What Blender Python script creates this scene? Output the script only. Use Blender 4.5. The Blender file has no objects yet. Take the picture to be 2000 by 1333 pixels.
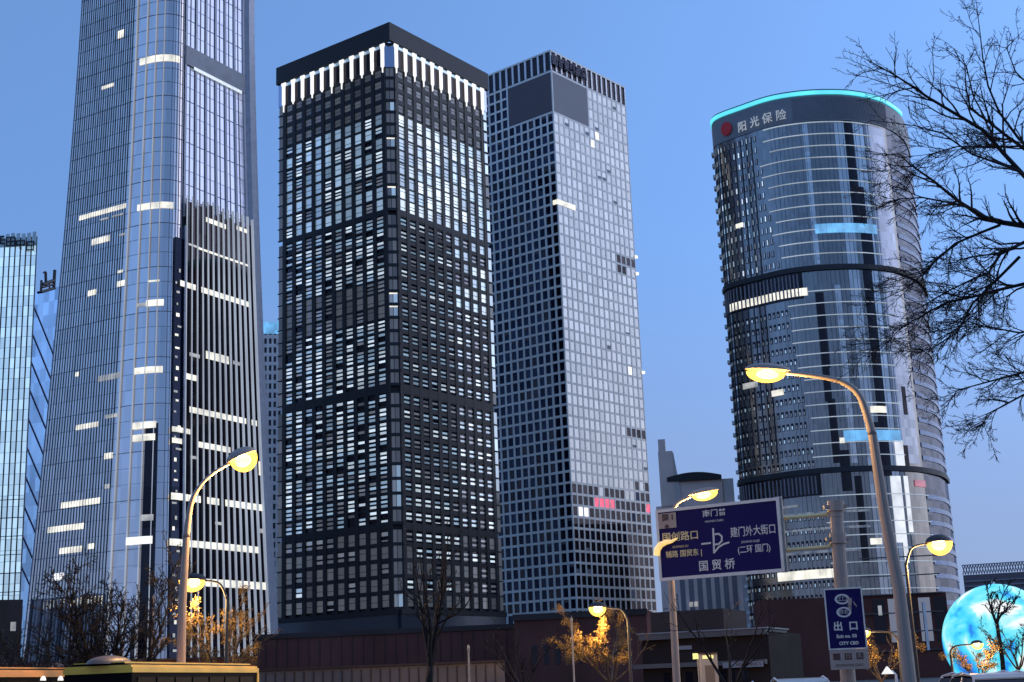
import bpy, bmesh, math, random
import numpy as np
from mathutils import Vector, Matrix

# ------------------------------------------------------------------ scene, camera, sky, sun, exposure
scene = bpy.context.scene
COL = scene.collection
EXPOSURE = 1.0
CAM_Z = 1.65
F_PX, PITCH, ROLL = 2700.0, 14.0, -2.2          # focal length for a 2000 px wide frame
cam = bpy.data.cameras.new("camera")
cam.sensor_width = 36.0
cam.lens = F_PX / 2000.0 * 36.0
cam.clip_start = 0.2
cam.clip_end = 20000
cam_ob = bpy.data.objects.new("camera", cam)
COL.objects.link(cam_ob)
CAM_R = Matrix.Rotation(math.radians(90 + PITCH), 4, 'X') @ Matrix.Rotation(math.radians(ROLL), 4, 'Z')
cam_ob.matrix_world = Matrix.Translation((0, 0, CAM_Z)) @ CAM_R
scene.camera = cam_ob

SUN_EL, SUN_AZ = 15.0, 70.0                      # azimuth clockwise from +Y
world = bpy.data.worlds.new("World")
scene.world = world
world.use_nodes = True
wn, wl = world.node_tree.nodes, world.node_tree.links
wn.clear()
w_tc = wn.new('ShaderNodeTexCoord')
w_flat = wn.new('ShaderNodeVectorMath'); w_flat.operation = 'MULTIPLY'; w_flat.inputs[1].default_value = (1, 1, 0)
w_hor = wn.new('ShaderNodeVectorMath'); w_hor.operation = 'NORMALIZE'
w_mul = wn.new('ShaderNodeVectorMath'); w_mul.operation = 'MULTIPLY_ADD'       # height above the horizon, compressed: an even dusk sky
w_mul.inputs[1].default_value = (0, 0, 0.24)
w_nrm = wn.new('ShaderNodeVectorMath'); w_nrm.operation = 'NORMALIZE'
sky = wn.new('ShaderNodeTexSky')
sky.sky_type = 'NISHITA'; sky.sun_disc = False
sky.sun_elevation = math.radians(SUN_EL); sky.sun_rotation = math.radians(SUN_AZ)
sky.ozone_density = 3.0; sky.dust_density = 0.2; sky.air_density = 0.8
w_bg = wn.new('ShaderNodeBackground'); w_bg.inputs[1].default_value = 0.114
w_tint = wn.new('ShaderNodeVectorMath'); w_tint.operation = 'MULTIPLY'; w_tint.inputs[1].default_value = (0.97, 1.03, 1.17)
w_out = wn.new('ShaderNodeOutputWorld')
w_add = wn.new('ShaderNodeVectorMath'); w_add.operation = 'ADD'; w_add.inputs[1].default_value = (0, 0, 0.30)
wl.new(w_tc.outputs['Generated'], w_flat.inputs[0]); wl.new(w_flat.outputs[0], w_hor.inputs[0]); wl.new(w_hor.outputs[0], w_add.inputs[0])
wl.new(w_add.outputs[0], w_mul.inputs[2]); wl.new(w_tc.outputs['Generated'], w_mul.inputs[0]); wl.new(w_mul.outputs[0], w_nrm.inputs[0])
wl.new(w_nrm.outputs[0], sky.inputs[0]); w_sep = wn.new('ShaderNodeSeparateXYZ'); wl.new(w_tc.outputs['Generated'], w_sep.inputs[0])
w_hz = wn.new('ShaderNodeMapRange'); w_hz.interpolation_type = 'SMOOTHSTEP'
w_hz.inputs[1].default_value = 0.0; w_hz.inputs[2].default_value = 0.34; w_hz.inputs[3].default_value = 0.75; w_hz.inputs[4].default_value = 0.0
wl.new(w_sep.outputs[2], w_hz.inputs[0])
w_mix = wn.new('ShaderNodeMix'); w_mix.data_type = 'RGBA'; w_mix.inputs['B'].default_value = (1.40, 1.58, 2.10, 1)     # grey city haze near the horizon
wl.new(w_hz.outputs[0], w_mix.inputs['Factor'])
wl.new(sky.outputs[0], w_tint.inputs[0]); wl.new(w_tint.outputs[0], w_mix.inputs['A']); wl.new(w_mix.outputs['Result'], w_bg.inputs[0]); wl.new(w_bg.outputs[0], w_out.inputs[0])

sun = bpy.data.lights.new("sun", 'SUN')
sun.energy = 0.5; sun.specular_factor = 0.1; sun.angle = math.radians(80); sun.color = (1.0, 0.93, 0.86)
sun_ob = bpy.data.objects.new("sun", sun); COL.objects.link(sun_ob)
_a, _e = math.radians(SUN_AZ), math.radians(SUN_EL)
sun_dir = Vector((math.sin(_a) * math.cos(_e), math.cos(_a) * math.cos(_e), math.sin(_e)))
sun_ob.rotation_euler = sun_dir.to_track_quat('Z', 'Y').to_euler()

vs = scene.view_settings
vs.view_transform = 'Standard'; vs.look = 'None'; vs.exposure = EXPOSURE; vs.gamma = 1.0; vs.use_curve_mapping = False
scene.cycles.max_bounces = 6
scene.cycles.glossy_bounces = 3
scene.cycles.transparent_max_bounces = 6
scene.cycles.caustics_reflective = False
scene.cycles.caustics_refractive = False
scene.cycles.sample_clamp_indirect = 4.0

rnd = random.Random(7)
UP = Vector((0, 0, 1))

# ------------------------------------------------------------------ helpers
_R3 = np.array(CAM_R.to_3x3())
def ray(px, py):
    return _R3 @ np.array([(px - 1000) / F_PX, -(py - 666.5) / F_PX, -1.0])
def at(px, py, D):
    """world point seen at photo pixel (2000 px frame) at horizontal distance D from the camera"""
    d = ray(px, py); k = D / math.hypot(d[0], d[1])
    return Vector((d[0] * k, d[1] * k, CAM_Z + d[2] * k))
def onz(px, py, z):
    d = ray(px, py); k = (z - CAM_Z) / d[2]
    return Vector((d[0] * k, d[1] * k, z))
def proj(P):
    q = _R3.T @ (np.array(P) - np.array([0, 0, CAM_Z]))
    return np.array([1000 + F_PX * q[0] / -q[2], 666.5 - F_PX * q[1] / -q[2]])
def invert(fn, px, py, a, b, da, db):
    """surface parameters (a, b) of the point of fn seen at a photo pixel"""
    t = np.array([px, py], float)
    for _ in range(25):
        p = proj(fn(a, b))
        J = np.column_stack([(proj(fn(a + da, b)) - p) / da, (proj(fn(a, b + db)) - p) / db])
        try: s = np.linalg.solve(J, t - p)
        except Exception: break
        a += max(-12 * da, min(12 * da, s[0])); b += max(-40 * db, min(40 * db, s[1]))
        if abs(t - p).max() < 0.2: break
    return a, b
def em(v):
    return v / (2 ** EXPOSURE)

_MATS = {}
def mat(name, color, rough=0.7, metal=0.0, emit=None, estr=0.0, var=0.12, scale=0.6, spec=0.4, bump=0.0):
    """procedural Principled material whose tone wanders with a noise texture"""
    if name in _MATS: return _MATS[name]
    m = bpy.data.materials.new(name); m.use_nodes = True
    n, l = m.node_tree.nodes, m.node_tree.links
    b = n['Principled BSDF']
    tc = n.new('ShaderNodeTexCoord'); nz = n.new('ShaderNodeTexNoise')
    nz.inputs['Scale'].default_value = scale; nz.inputs['Detail'].default_value = 5
    l.new(tc.outputs['Object'], nz.inputs['Vector'])
    mp = n.new('ShaderNodeMapRange'); mp.inputs[1].default_value = 0.3; mp.inputs[2].default_value = 0.7
    mp.inputs[3].default_value = 1 - var; mp.inputs[4].default_value = 1 + var
    l.new(nz.outputs[0], mp.inputs[0])
    hs = n.new('ShaderNodeHueSaturation'); hs.inputs['Color'].default_value = (*color, 1)
    l.new(mp.outputs[0], hs.inputs['Value']); l.new(hs.outputs[0], b.inputs['Base Color'])
    b.inputs['Roughness'].default_value = rough; b.inputs['Metallic'].default_value = metal
    b.inputs['Specular IOR Level'].default_value = spec
    if emit:
        b.inputs['Emission Color'].default_value = (*emit, 1); b.inputs['Emission Strength'].default_value = em(estr)
    if bump:
        bp = n.new('ShaderNodeBump'); bp.inputs['Strength'].default_value = bump; bp.inputs['Distance'].default_value = 0.02
        l.new(nz.outputs[0], bp.inputs['Height']); l.new(bp.outputs[0], b.inputs['Normal'])
    _MATS[name] = m
    return m

def glass(name, inner, tint, base=0.25, rough=0.06, wave=0.06, var=0.25, emit=None, estr=0.0, evar=0.0, iscale=0.08):
    """coated curtain-wall glass: a dark room behind a mirror coat that differs a little from pane to pane"""
    if name in _MATS: return _MATS[name]
    m = bpy.data.materials.new(name); m.use_nodes = True
    n, l = m.node_tree.nodes, m.node_tree.links
    n.clear()
    out = n.new('ShaderNodeOutputMaterial'); mix = n.new('ShaderNodeMixShader')
    dif = n.new('ShaderNodeBsdfDiffuse'); glo = n.new('ShaderNodeBsdfGlossy')
    dif.inputs[0].default_value = (*inner, 1); glo.inputs['Roughness'].default_value = rough
    geo = n.new('ShaderNodeNewGeometry')
    mr = n.new('ShaderNodeMapRange'); mr.inputs[3].default_value = 1 - var; mr.inputs[4].default_value = 1 + var * 0.4
    l.new(geo.outputs['Random Per Island'], mr.inputs[0])
    hs = n.new('ShaderNodeHueSaturation'); hs.inputs['Color'].default_value = (*tint, 1)
    l.new(mr.outputs[0], hs.inputs['Value']); l.new(hs.outputs[0], glo.inputs['Color'])
    fr = n.new('ShaderNodeFresnel')
    ior = n.new('ShaderNodeMapRange'); ior.inputs[3].default_value = 1.5; ior.inputs[4].default_value = 1 / 1.5
    l.new(geo.outputs['Backfacing'], ior.inputs[0]); l.new(ior.outputs[0], fr.inputs[0])
    fm = n.new('ShaderNodeMapRange'); fm.inputs[1].default_value = 0.04; fm.inputs[3].default_value = base
    l.new(fr.outputs[0], fm.inputs[0]); l.new(fm.outputs[0], mix.inputs[0])
    tc = n.new('ShaderNodeTexCoord'); nz = n.new('ShaderNodeTexNoise'); nz.inputs['Scale'].default_value = iscale
    nz.inputs['Detail'].default_value = 3
    l.new(tc.outputs['Object'], nz.inputs['Vector'])
    bp = n.new('ShaderNodeBump'); bp.inputs['Strength'].default_value = wave; bp.inputs['Distance'].default_value = 1.0
    l.new(nz.outputs[0], bp.inputs['Height']); l.new(bp.outputs[0], glo.inputs['Normal'])
    l.new(dif.outputs[0], mix.inputs[1]); l.new(glo.outputs[0], mix.inputs[2])
    if emit:
        e = n.new('ShaderNodeEmission'); e.inputs[0].default_value = (*emit, 1)
        er = n.new('ShaderNodeMapRange'); er.inputs[3].default_value = em(estr * (1 - evar)); er.inputs[4].default_value = em(estr * (1 + evar))
        l.new(geo.outputs['Random Per Island'], er.inputs[0]); l.new(er.outputs[0], e.inputs[1])
        ad = n.new('ShaderNodeAddShader'); l.new(mix.outputs[0], ad.inputs[0]); l.new(e.outputs[0], ad.inputs[1])
        l.new(ad.outputs[0], out.inputs[0])
    else:
        l.new(mix.outputs[0], out.inputs[0])
    _MATS[name] = m
    return m

def lit(name, color, v, var=0.3, scale=0.8):
    """something that gives off light, with uneven brightness along it"""
    if name in _MATS: return _MATS[name]
    m = bpy.data.materials.new(name); m.use_nodes = True
    n, l = m.node_tree.nodes, m.node_tree.links
    b = n['Principled BSDF']; b.inputs['Base Color'].default_value = (0.3, 0.3, 0.3, 1); b.inputs['Roughness'].default_value = 0.4
    b.inputs['Emission Color'].default_value = (*color, 1)
    tc = n.new('ShaderNodeTexCoord'); nz = n.new('ShaderNodeTexNoise'); nz.inputs['Scale'].default_value = scale
    l.new(tc.outputs['Object'], nz.inputs['Vector'])
    mp = n.new('ShaderNodeMapRange'); mp.inputs[1].default_value = 0.3; mp.inputs[2].default_value = 0.7
    mp.inputs[3].default_value = em(v * (1 - var)); mp.inputs[4].default_value = em(v * (1 + var))
    l.new(nz.outputs[0], mp.inputs[0]); l.new(mp.outputs[0], b.inputs['Emission Strength'])
    _MATS[name] = m
    return m

ORI = {}
def tag(o, label=None, cat=None, group=None, kind=None):
    if label: o['label'] = label
    if cat: o['category'] = cat
    if group: o['group'] = group
    if kind: o['kind'] = kind
    return o
def thing(name, loc, label, cat, group=None):
    o = bpy.data.objects.new(name, None); COL.objects.link(o)
    o.empty_display_size = 0.5
    o.location = loc; ORI[o] = Vector(loc)
    return tag(o, label, cat, group)

class MB:
    def __init__(s): s.v, s.f, s.m, s.mats = [], [], [], []
    def mi(s, m):
        if m not in s.mats: s.mats.append(m)
        return s.mats.index(m)
    def face(s, pts, m):
        i = len(s.v); s.v.extend([tuple(p) for p in pts]); s.f.append(tuple(range(i, i + len(pts)))); s.m.append(s.mi(m))
    def raw(s, vs_, fs, m):
        i = len(s.v); s.v.extend([tuple(p) for p in vs_]); k = s.mi(m)
        for f in fs: s.f.append(tuple(i + a for a in f)); s.m.append(k)
    def hexa(s, p, m):
        """p: 8 corners, bottom four then top four"""
        s.raw(p, [(3, 2, 1, 0), (4, 5, 6, 7), (0, 1, 5, 4), (1, 2, 6, 5), (2, 3, 7, 6), (3, 0, 4, 7)], m)
    def box(s, x0, x1, y0, y1, z0, z1, m):
        s.hexa([(x0, y0, z0), (x1, y0, z0), (x1, y1, z0), (x0, y1, z0), (x0, y0, z1), (x1, y0, z1), (x1, y1, z1), (x0, y1, z1)], m)
    def prism(s, poly, z0, z1, m):
        n = len(poly)
        s.raw([(p[0], p[1], z0) for p in poly] + [(p[0], p[1], z1) for p in poly],
              [tuple(range(n))[::-1], tuple(range(n, 2 * n))] + [(i, (i + 1) % n, n + (i + 1) % n, n + i) for i in range(n)], m)
    def tube(s, pts, rads, m, k=6, cap=True):
        pts = [Vector(p) for p in pts]; vs_ = []; fs = []
        ref = None
        for i, p in enumerate(pts):
            d = (pts[min(i + 1, len(pts) - 1)] - pts[max(i - 1, 0)]).normalized()
            a = d.orthogonal().normalized() if ref is None else (ref - d * ref.dot(d))
            if a.length < 1e-4: a = d.orthogonal()
            a.normalize(); ref = a; b = d.cross(a)
            r = rads[i] if hasattr(rads, '__len__') else rads
            for j in range(k):
                t = 2 * math.pi * j / k
                vs_.append(p + (a * math.cos(t) + b * math.sin(t)) * r)
        for i in range(len(pts) - 1):
            for j in range(k):
                fs.append((i * k + j, i * k + (j + 1) % k, (i + 1) * k + (j + 1) % k, (i + 1) * k + j))
        if cap:
            fs.append(tuple(range(k))[::-1]); fs.append(tuple((len(pts) - 1) * k + j for j in range(k)))
        s.raw(vs_, fs, m)
    def lathe(s, c, prof, m, k=16):
        """prof: (radius, z) pairs round the vertical axis through c"""
        c = Vector(c); vs_ = []; fs = []
        for r, z in prof:
            for j in range(k):
                t = 2 * math.pi * j / k; vs_.append(c + Vector((r * math.cos(t), r * math.sin(t), z)))
        for i in range(len(prof) - 1):
            for j in range(k): fs.append((i * k + j, i * k + (j + 1) % k, (i + 1) * k + (j + 1) % k, (i + 1) * k + j))
        fs.append(tuple(range(k))[::-1]); fs.append(tuple((len(prof) - 1) * k + j for j in range(k)))
        s.raw(vs_, fs, m)
    def ell(s, c, ax, ay, az, m, nu=14, nv=8, v0=-90, v1=90):
        """ellipsoid with the three half-axis vectors ax, ay, az, from latitude v0 to v1"""
        c = Vector(c); vs_ = []; fs = []
        for i in range(nv + 1):
            la = math.radians(v0 + (v1 - v0) * i / nv)
            for j in range(nu):
                lo = 2 * math.pi * j / nu
                vs_.append(c + Vector(ax) * (math.cos(la) * math.cos(lo)) + Vector(ay) * (math.cos(la) * math.sin(lo)) + Vector(az) * math.sin(la))
        for i in range(nv):
            for j in range(nu): fs.append((i * nu + j, i * nu + (j + 1) % nu, (i + 1) * nu + (j + 1) % nu, (i + 1) * nu + j))
        s.raw(vs_, fs, m)
    def build(s, name, parent=None, smooth=False, kind=None, label=None):
        o_ = ORI.get(parent, Vector((0, 0, 0)))
        me = bpy.data.meshes.new(name)
        me.from_pydata([(v[0] - o_.x, v[1] - o_.y, v[2] - o_.z) for v in s.v], [], s.f)
        for m in s.mats: me.materials.append(m)
        me.polygons.foreach_set('material_index', s.m)
        if smooth: me.polygons.foreach_set('use_smooth', [True] * len(s.f))
        me.update()
        o = bpy.data.objects.new(name, me); COL.objects.link(o)
        if parent is not None:
            o.parent = parent; ORI[o] = o_
        else: ORI[o] = Vector((0, 0, 0))
        if kind: o['kind'] = kind
        if label: o['label'] = label
        return o

def lettering(name, body, size, m, parent, M, depth=0.02, sx=1.0, bold=0.0, label=None):
    """a string as extruded letters, centred on matrix M (x right, y up, z out)"""
    cu = bpy.data.curves.new(name, 'FONT'); cu.body = body; cu.size = size; cu.extrude = depth
    cu.align_x = 'CENTER'; cu.align_y = 'CENTER'; cu.offset = bold; cu.resolution_u = 2
    tmp = bpy.data.objects.new(name + "_curve", cu); COL.objects.link(tmp)
    bpy.context.view_layer.update()
    me = bpy.data.meshes.new_from_object(tmp.evaluated_get(bpy.context.evaluated_depsgraph_get()))
    bpy.data.objects.remove(tmp); bpy.data.curves.remove(cu)
    o_ = ORI.get(parent, Vector((0, 0, 0)))
    me.transform(Matrix.Translation(-o_) @ M @ Matrix.Scale(sx, 4, (1, 0, 0)))
    me.materials.clear(); me.materials.append(m); me.name = name
    o = bpy.data.objects.new(name, me); COL.objects.link(o)
    if parent is not None: o.parent = parent; ORI[o] = o_
    if label: o['label'] = label
    return o
def plane_matrix(c, x, z):
    """frame at c with x along the writing and z out of the surface"""
    x = Vector(x).normalized(); z = Vector(z).normalized(); y = z.cross(x).normalized()
    M = Matrix((( x.x, y.x, z.x, c[0]), (x.y, y.y, z.y, c[1]), (x.z, y.z, z.z, c[2]), (0, 0, 0, 1)))
    return M

class Face:
    """a vertical facade: s runs along u, z is height, d is out of the wall"""
    def __init__(s, O, u, n): s.O, s.u, s.n = Vector((O[0], O[1], 0)), Vector((u[0], u[1], 0)).normalized(), Vector((n[0], n[1], 0)).normalized()
    def p(s, a, z, d=0.0): return s.O + s.u * a + s.n * d + UP * z
    def box(s, mb, a0, a1, z0, z1, d0, d1, m):
        mb.hexa([s.p(a0, z0, d1), s.p(a1, z0, d1), s.p(a1, z0, d0), s.p(a0, z0, d0), s.p(a0, z1, d1), s.p(a1, z1, d1), s.p(a1, z1, d0), s.p(a0, z1, d0)], m)
    def quad(s, mb, a0, a1, z0, z1, d, m):
        q = [s.p(a0, z0, d), s.p(a1, z0, d), s.p(a1, z1, d), s.p(a0, z1, d)]
        if s.u.cross(UP).dot(s.n) < 0: q.reverse()
        mb.face(q, m)
    def px(s, x, y, d=0.0): return invert(lambda a, z: s.p(a, z, d), x, y, 10, 100, .5, .5)

def windows_as_parts(cells, root, limit=100, name='window'):
    """cells: (centre, MB). The nearest become parts of their own, the rest one part"""
    cells.sort(key=lambda c: (c[0] - Vector((0, 0, CAM_Z))).length)
    for c, mb in cells[:limit]: mb.build(name, root)
    rest = MB()
    for c, mb in cells[limit:]:
        i = len(rest.v); rest.v.extend(mb.v)
        for f, k in zip(mb.f, mb.m): rest.f.append(tuple(a + i for a in f)); rest.m.append(rest.mi(mb.mats[k]))
    if rest.f: rest.build(name, root, kind='stuff')

# ------------------------------------------------------------------ materials
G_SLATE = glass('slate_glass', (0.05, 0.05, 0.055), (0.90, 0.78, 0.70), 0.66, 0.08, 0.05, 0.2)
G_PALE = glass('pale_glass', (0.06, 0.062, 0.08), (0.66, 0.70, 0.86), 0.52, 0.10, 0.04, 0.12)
G_DARK = glass('dark_glass', (0.009, 0.009, 0.013), (0.5, 0.45, 0.5), 0.05, 0.05, 0.03, 0.4)
G_NAVY = glass('navy_glass', (0.006, 0.009, 0.022), (0.30, 0.36, 0.55), 0.05, 0.05, 0.05, 0.6)
G_MIRROR = glass('mirror_glass', (0.07, 0.072, 0.074), (0.50, 0.51, 0.52), 0.60, 0.04, 0.03, 0.18)
G_CURVE = glass('curved_glass', (0.028, 0.034, 0.042), (0.62, 0.58, 0.55), 0.38, 0.10, 0.05, 0.15)
M_BLACKSTONE = mat('black_granite', (0.018, 0.018, 0.022), 0.5, scale=0.3, spec=0.3)
M_BLACKSTONE2 = mat('black_metal_parapet', (0.022, 0.023, 0.028), 0.6, scale=0.1)
M_GREYSTONE = mat('pale_grey_panel', (0.82, 0.79, 0.72), 0.5, scale=0.15)
M_FIN_WHITE = mat('white_aluminium_fin', (0.72, 0.70, 0.70), 0.35, 0.2)
M_FIN_GREY = mat('grey_aluminium_fin', (0.20, 0.19, 0.21), 0.45, 0.1)
M_FIN_DARK = mat('dark_joint', (0.03, 0.035, 0.05), 0.5)
M_BLUEGREY = mat('blank_grey_panel', (0.13, 0.11, 0.12), 0.6, scale=0.05, var=0.06, spec=0.2)
M_PALEPANEL = mat('blank_pale_panel', (0.26, 0.25, 0.27), 0.6, scale=0.05, var=0.06, spec=0.2)
M_BROWN = mat('dark_brown_cladding', (0.125, 0.048, 0.038), 0.9, spec=0.1, scale=0.08, var=0.25)
M_BROWN2 = mat('brown_stone', (0.06, 0.044, 0.040), 0.9, spec=0.1, scale=0.1, var=0.2)
M_GREYCLAD = mat('grey_cladding', (0.11, 0.095, 0.09), 0.7, scale=0.2, var=0.2)
M_LIGHTCLAD = mat('light_grey_cladding', (0.25, 0.25, 0.26), 0.7, scale=0.2, var=0.15)
M_BROWN3 = mat('grey_brown_wall', (0.030, 0.022, 0.020), 0.9, spec=0.1, scale=0.3, var=0.25)
M_TAN = mat('taupe_concrete', (0.86, 0.66, 0.57), 0.85, scale=0.1, var=0.15)
M_TAN2 = mat('pale_concrete', (0.66, 0.58, 0.54), 0.85, scale=0.1, var=0.1)
M_POLE = mat('grey_painted_steel', (0.30, 0.27, 0.24), 0.5, 0.3, scale=3, var=0.2, bump=0.2)
M_POLE_TAN = mat('tan_painted_steel', (0.30, 0.24, 0.20), 0.6, 0.0, scale=1.2, var=0.08)
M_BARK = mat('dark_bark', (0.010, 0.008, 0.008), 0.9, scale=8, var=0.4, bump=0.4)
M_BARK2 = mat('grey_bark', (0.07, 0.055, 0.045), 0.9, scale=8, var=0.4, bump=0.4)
M_LEAF_Y = mat('dry_yellow_leaf', (0.20, 0.125, 0.035), 0.7, scale=5, var=0.5)
M_LEAF_D = mat('dark_evergreen_leaf', (0.03, 0.035, 0.025), 0.7, scale=5, var=0.4)
M_BLACK = mat('black_rubber', (0.012, 0.012, 0.013), 0.8)
L_WHITE = lit('white_fin_light', (1.0, 1.0, 1.0), 1.1, 0.12, 0.3)
L_WARM = lit('warm_room_light', (1.0, 0.95, 0.78), 0.95, 0.35, 0.25)
L_WARM_DIM = lit('dim_room_light', (0.9, 0.88, 0.8), 0.35, 0.5, 0.3)
L_CYAN = lit('cyan_edge_light', (0.10, 0.80, 1.0), 1.0, 0.15, 0.1)
L_CYAN_SOFT = lit('soft_cyan_light', (0.15, 0.50, 0.95), 0.75, 0.4, 0.25)
L_RED = lit('red_room_light', (1.0, 0.03, 0.10), 0.9, 0.4, 0.4)
L_SODIUM = lit('sodium_lamp_core', (1.0, 0.72, 0.32), 14.0, 0.1)
L_YELLOW = lit('yellow_sign_light', (1.0, 0.95, 0.25), 0.9, 0.3, 3)
# rooms behind the black tower's panes: blinds and ceilings at four brightnesses
W_LEVEL = [glass('pane_bright', (0.1, 0.1, 0.1), (0.8, 0.85, 0.9), 0.3, 0.05, 0.03, 0.3, (0.72, 0.86, 1.0), 0.66, 0.45),
           glass('pane_mid', (0.08, 0.08, 0.09), (0.8, 0.85, 0.9), 0.3, 0.05, 0.03, 0.3, (0.50, 0.74, 1.0), 0.36, 0.5),
           glass('pane_dim', (0.05, 0.05, 0.06), (0.7, 0.75, 0.85), 0.2, 0.05, 0.03, 0.4, (0.75, 0.85, 1.0), 0.12, 0.6),
           glass('pane_grey', (0.06, 0.062, 0.07), (0.6, 0.62, 0.66), 0.10, 0.1, 0.03, 0.3, (0.8, 0.88, 1.0), 0.055, 0.5)]

# ------------------------------------------------------------------ ground and road
gm = mat('city_ground', (0.06, 0.058, 0.055), 0.9, scale=0.2, var=0.3)
mb = MB(); mb.face([(-4000, -600, 0), (4000, -600, 0), (4000, 9000, 0), (-4000, 9000, 0)], gm)
tag(mb.build('ground'), kind='structure')
am = mat('asphalt', (0.05, 0.05, 0.052), 0.85, scale=6, var=0.25, bump=0.3)
mb = MB(); mb.face([(-300, 8, 0.004), (300, 8, 0.004), (300, 46, 0.004), (-300, 46, 0.004)], am)
tag(mb.build('road'), kind='structure')
wm = mat('white_road_paint', (0.7, 0.7, 0.68), 0.7, scale=4)
mb = MB()
for y in (15, 22, 31, 38):
    for x in range(-120, 120, 10): mb.face([(x, y, 0.008), (x + 5, y, 0.008), (x + 5, y + .15, 0.008), (x, y + .15, 0.008)], wm)
tag(mb.build('road_markings'), kind='structure')
pm = mat('pavement_slabs', (0.22, 0.21, 0.20), 0.85, scale=2, var=0.15)
mb = MB(); mb.box(-300, 300, 68, 82, 0.0, 0.13, pm); mb.box(-300, 300, -6, 8, 0.0, 0.13, pm)
tag(mb.build('pavement'), kind='structure')

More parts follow.
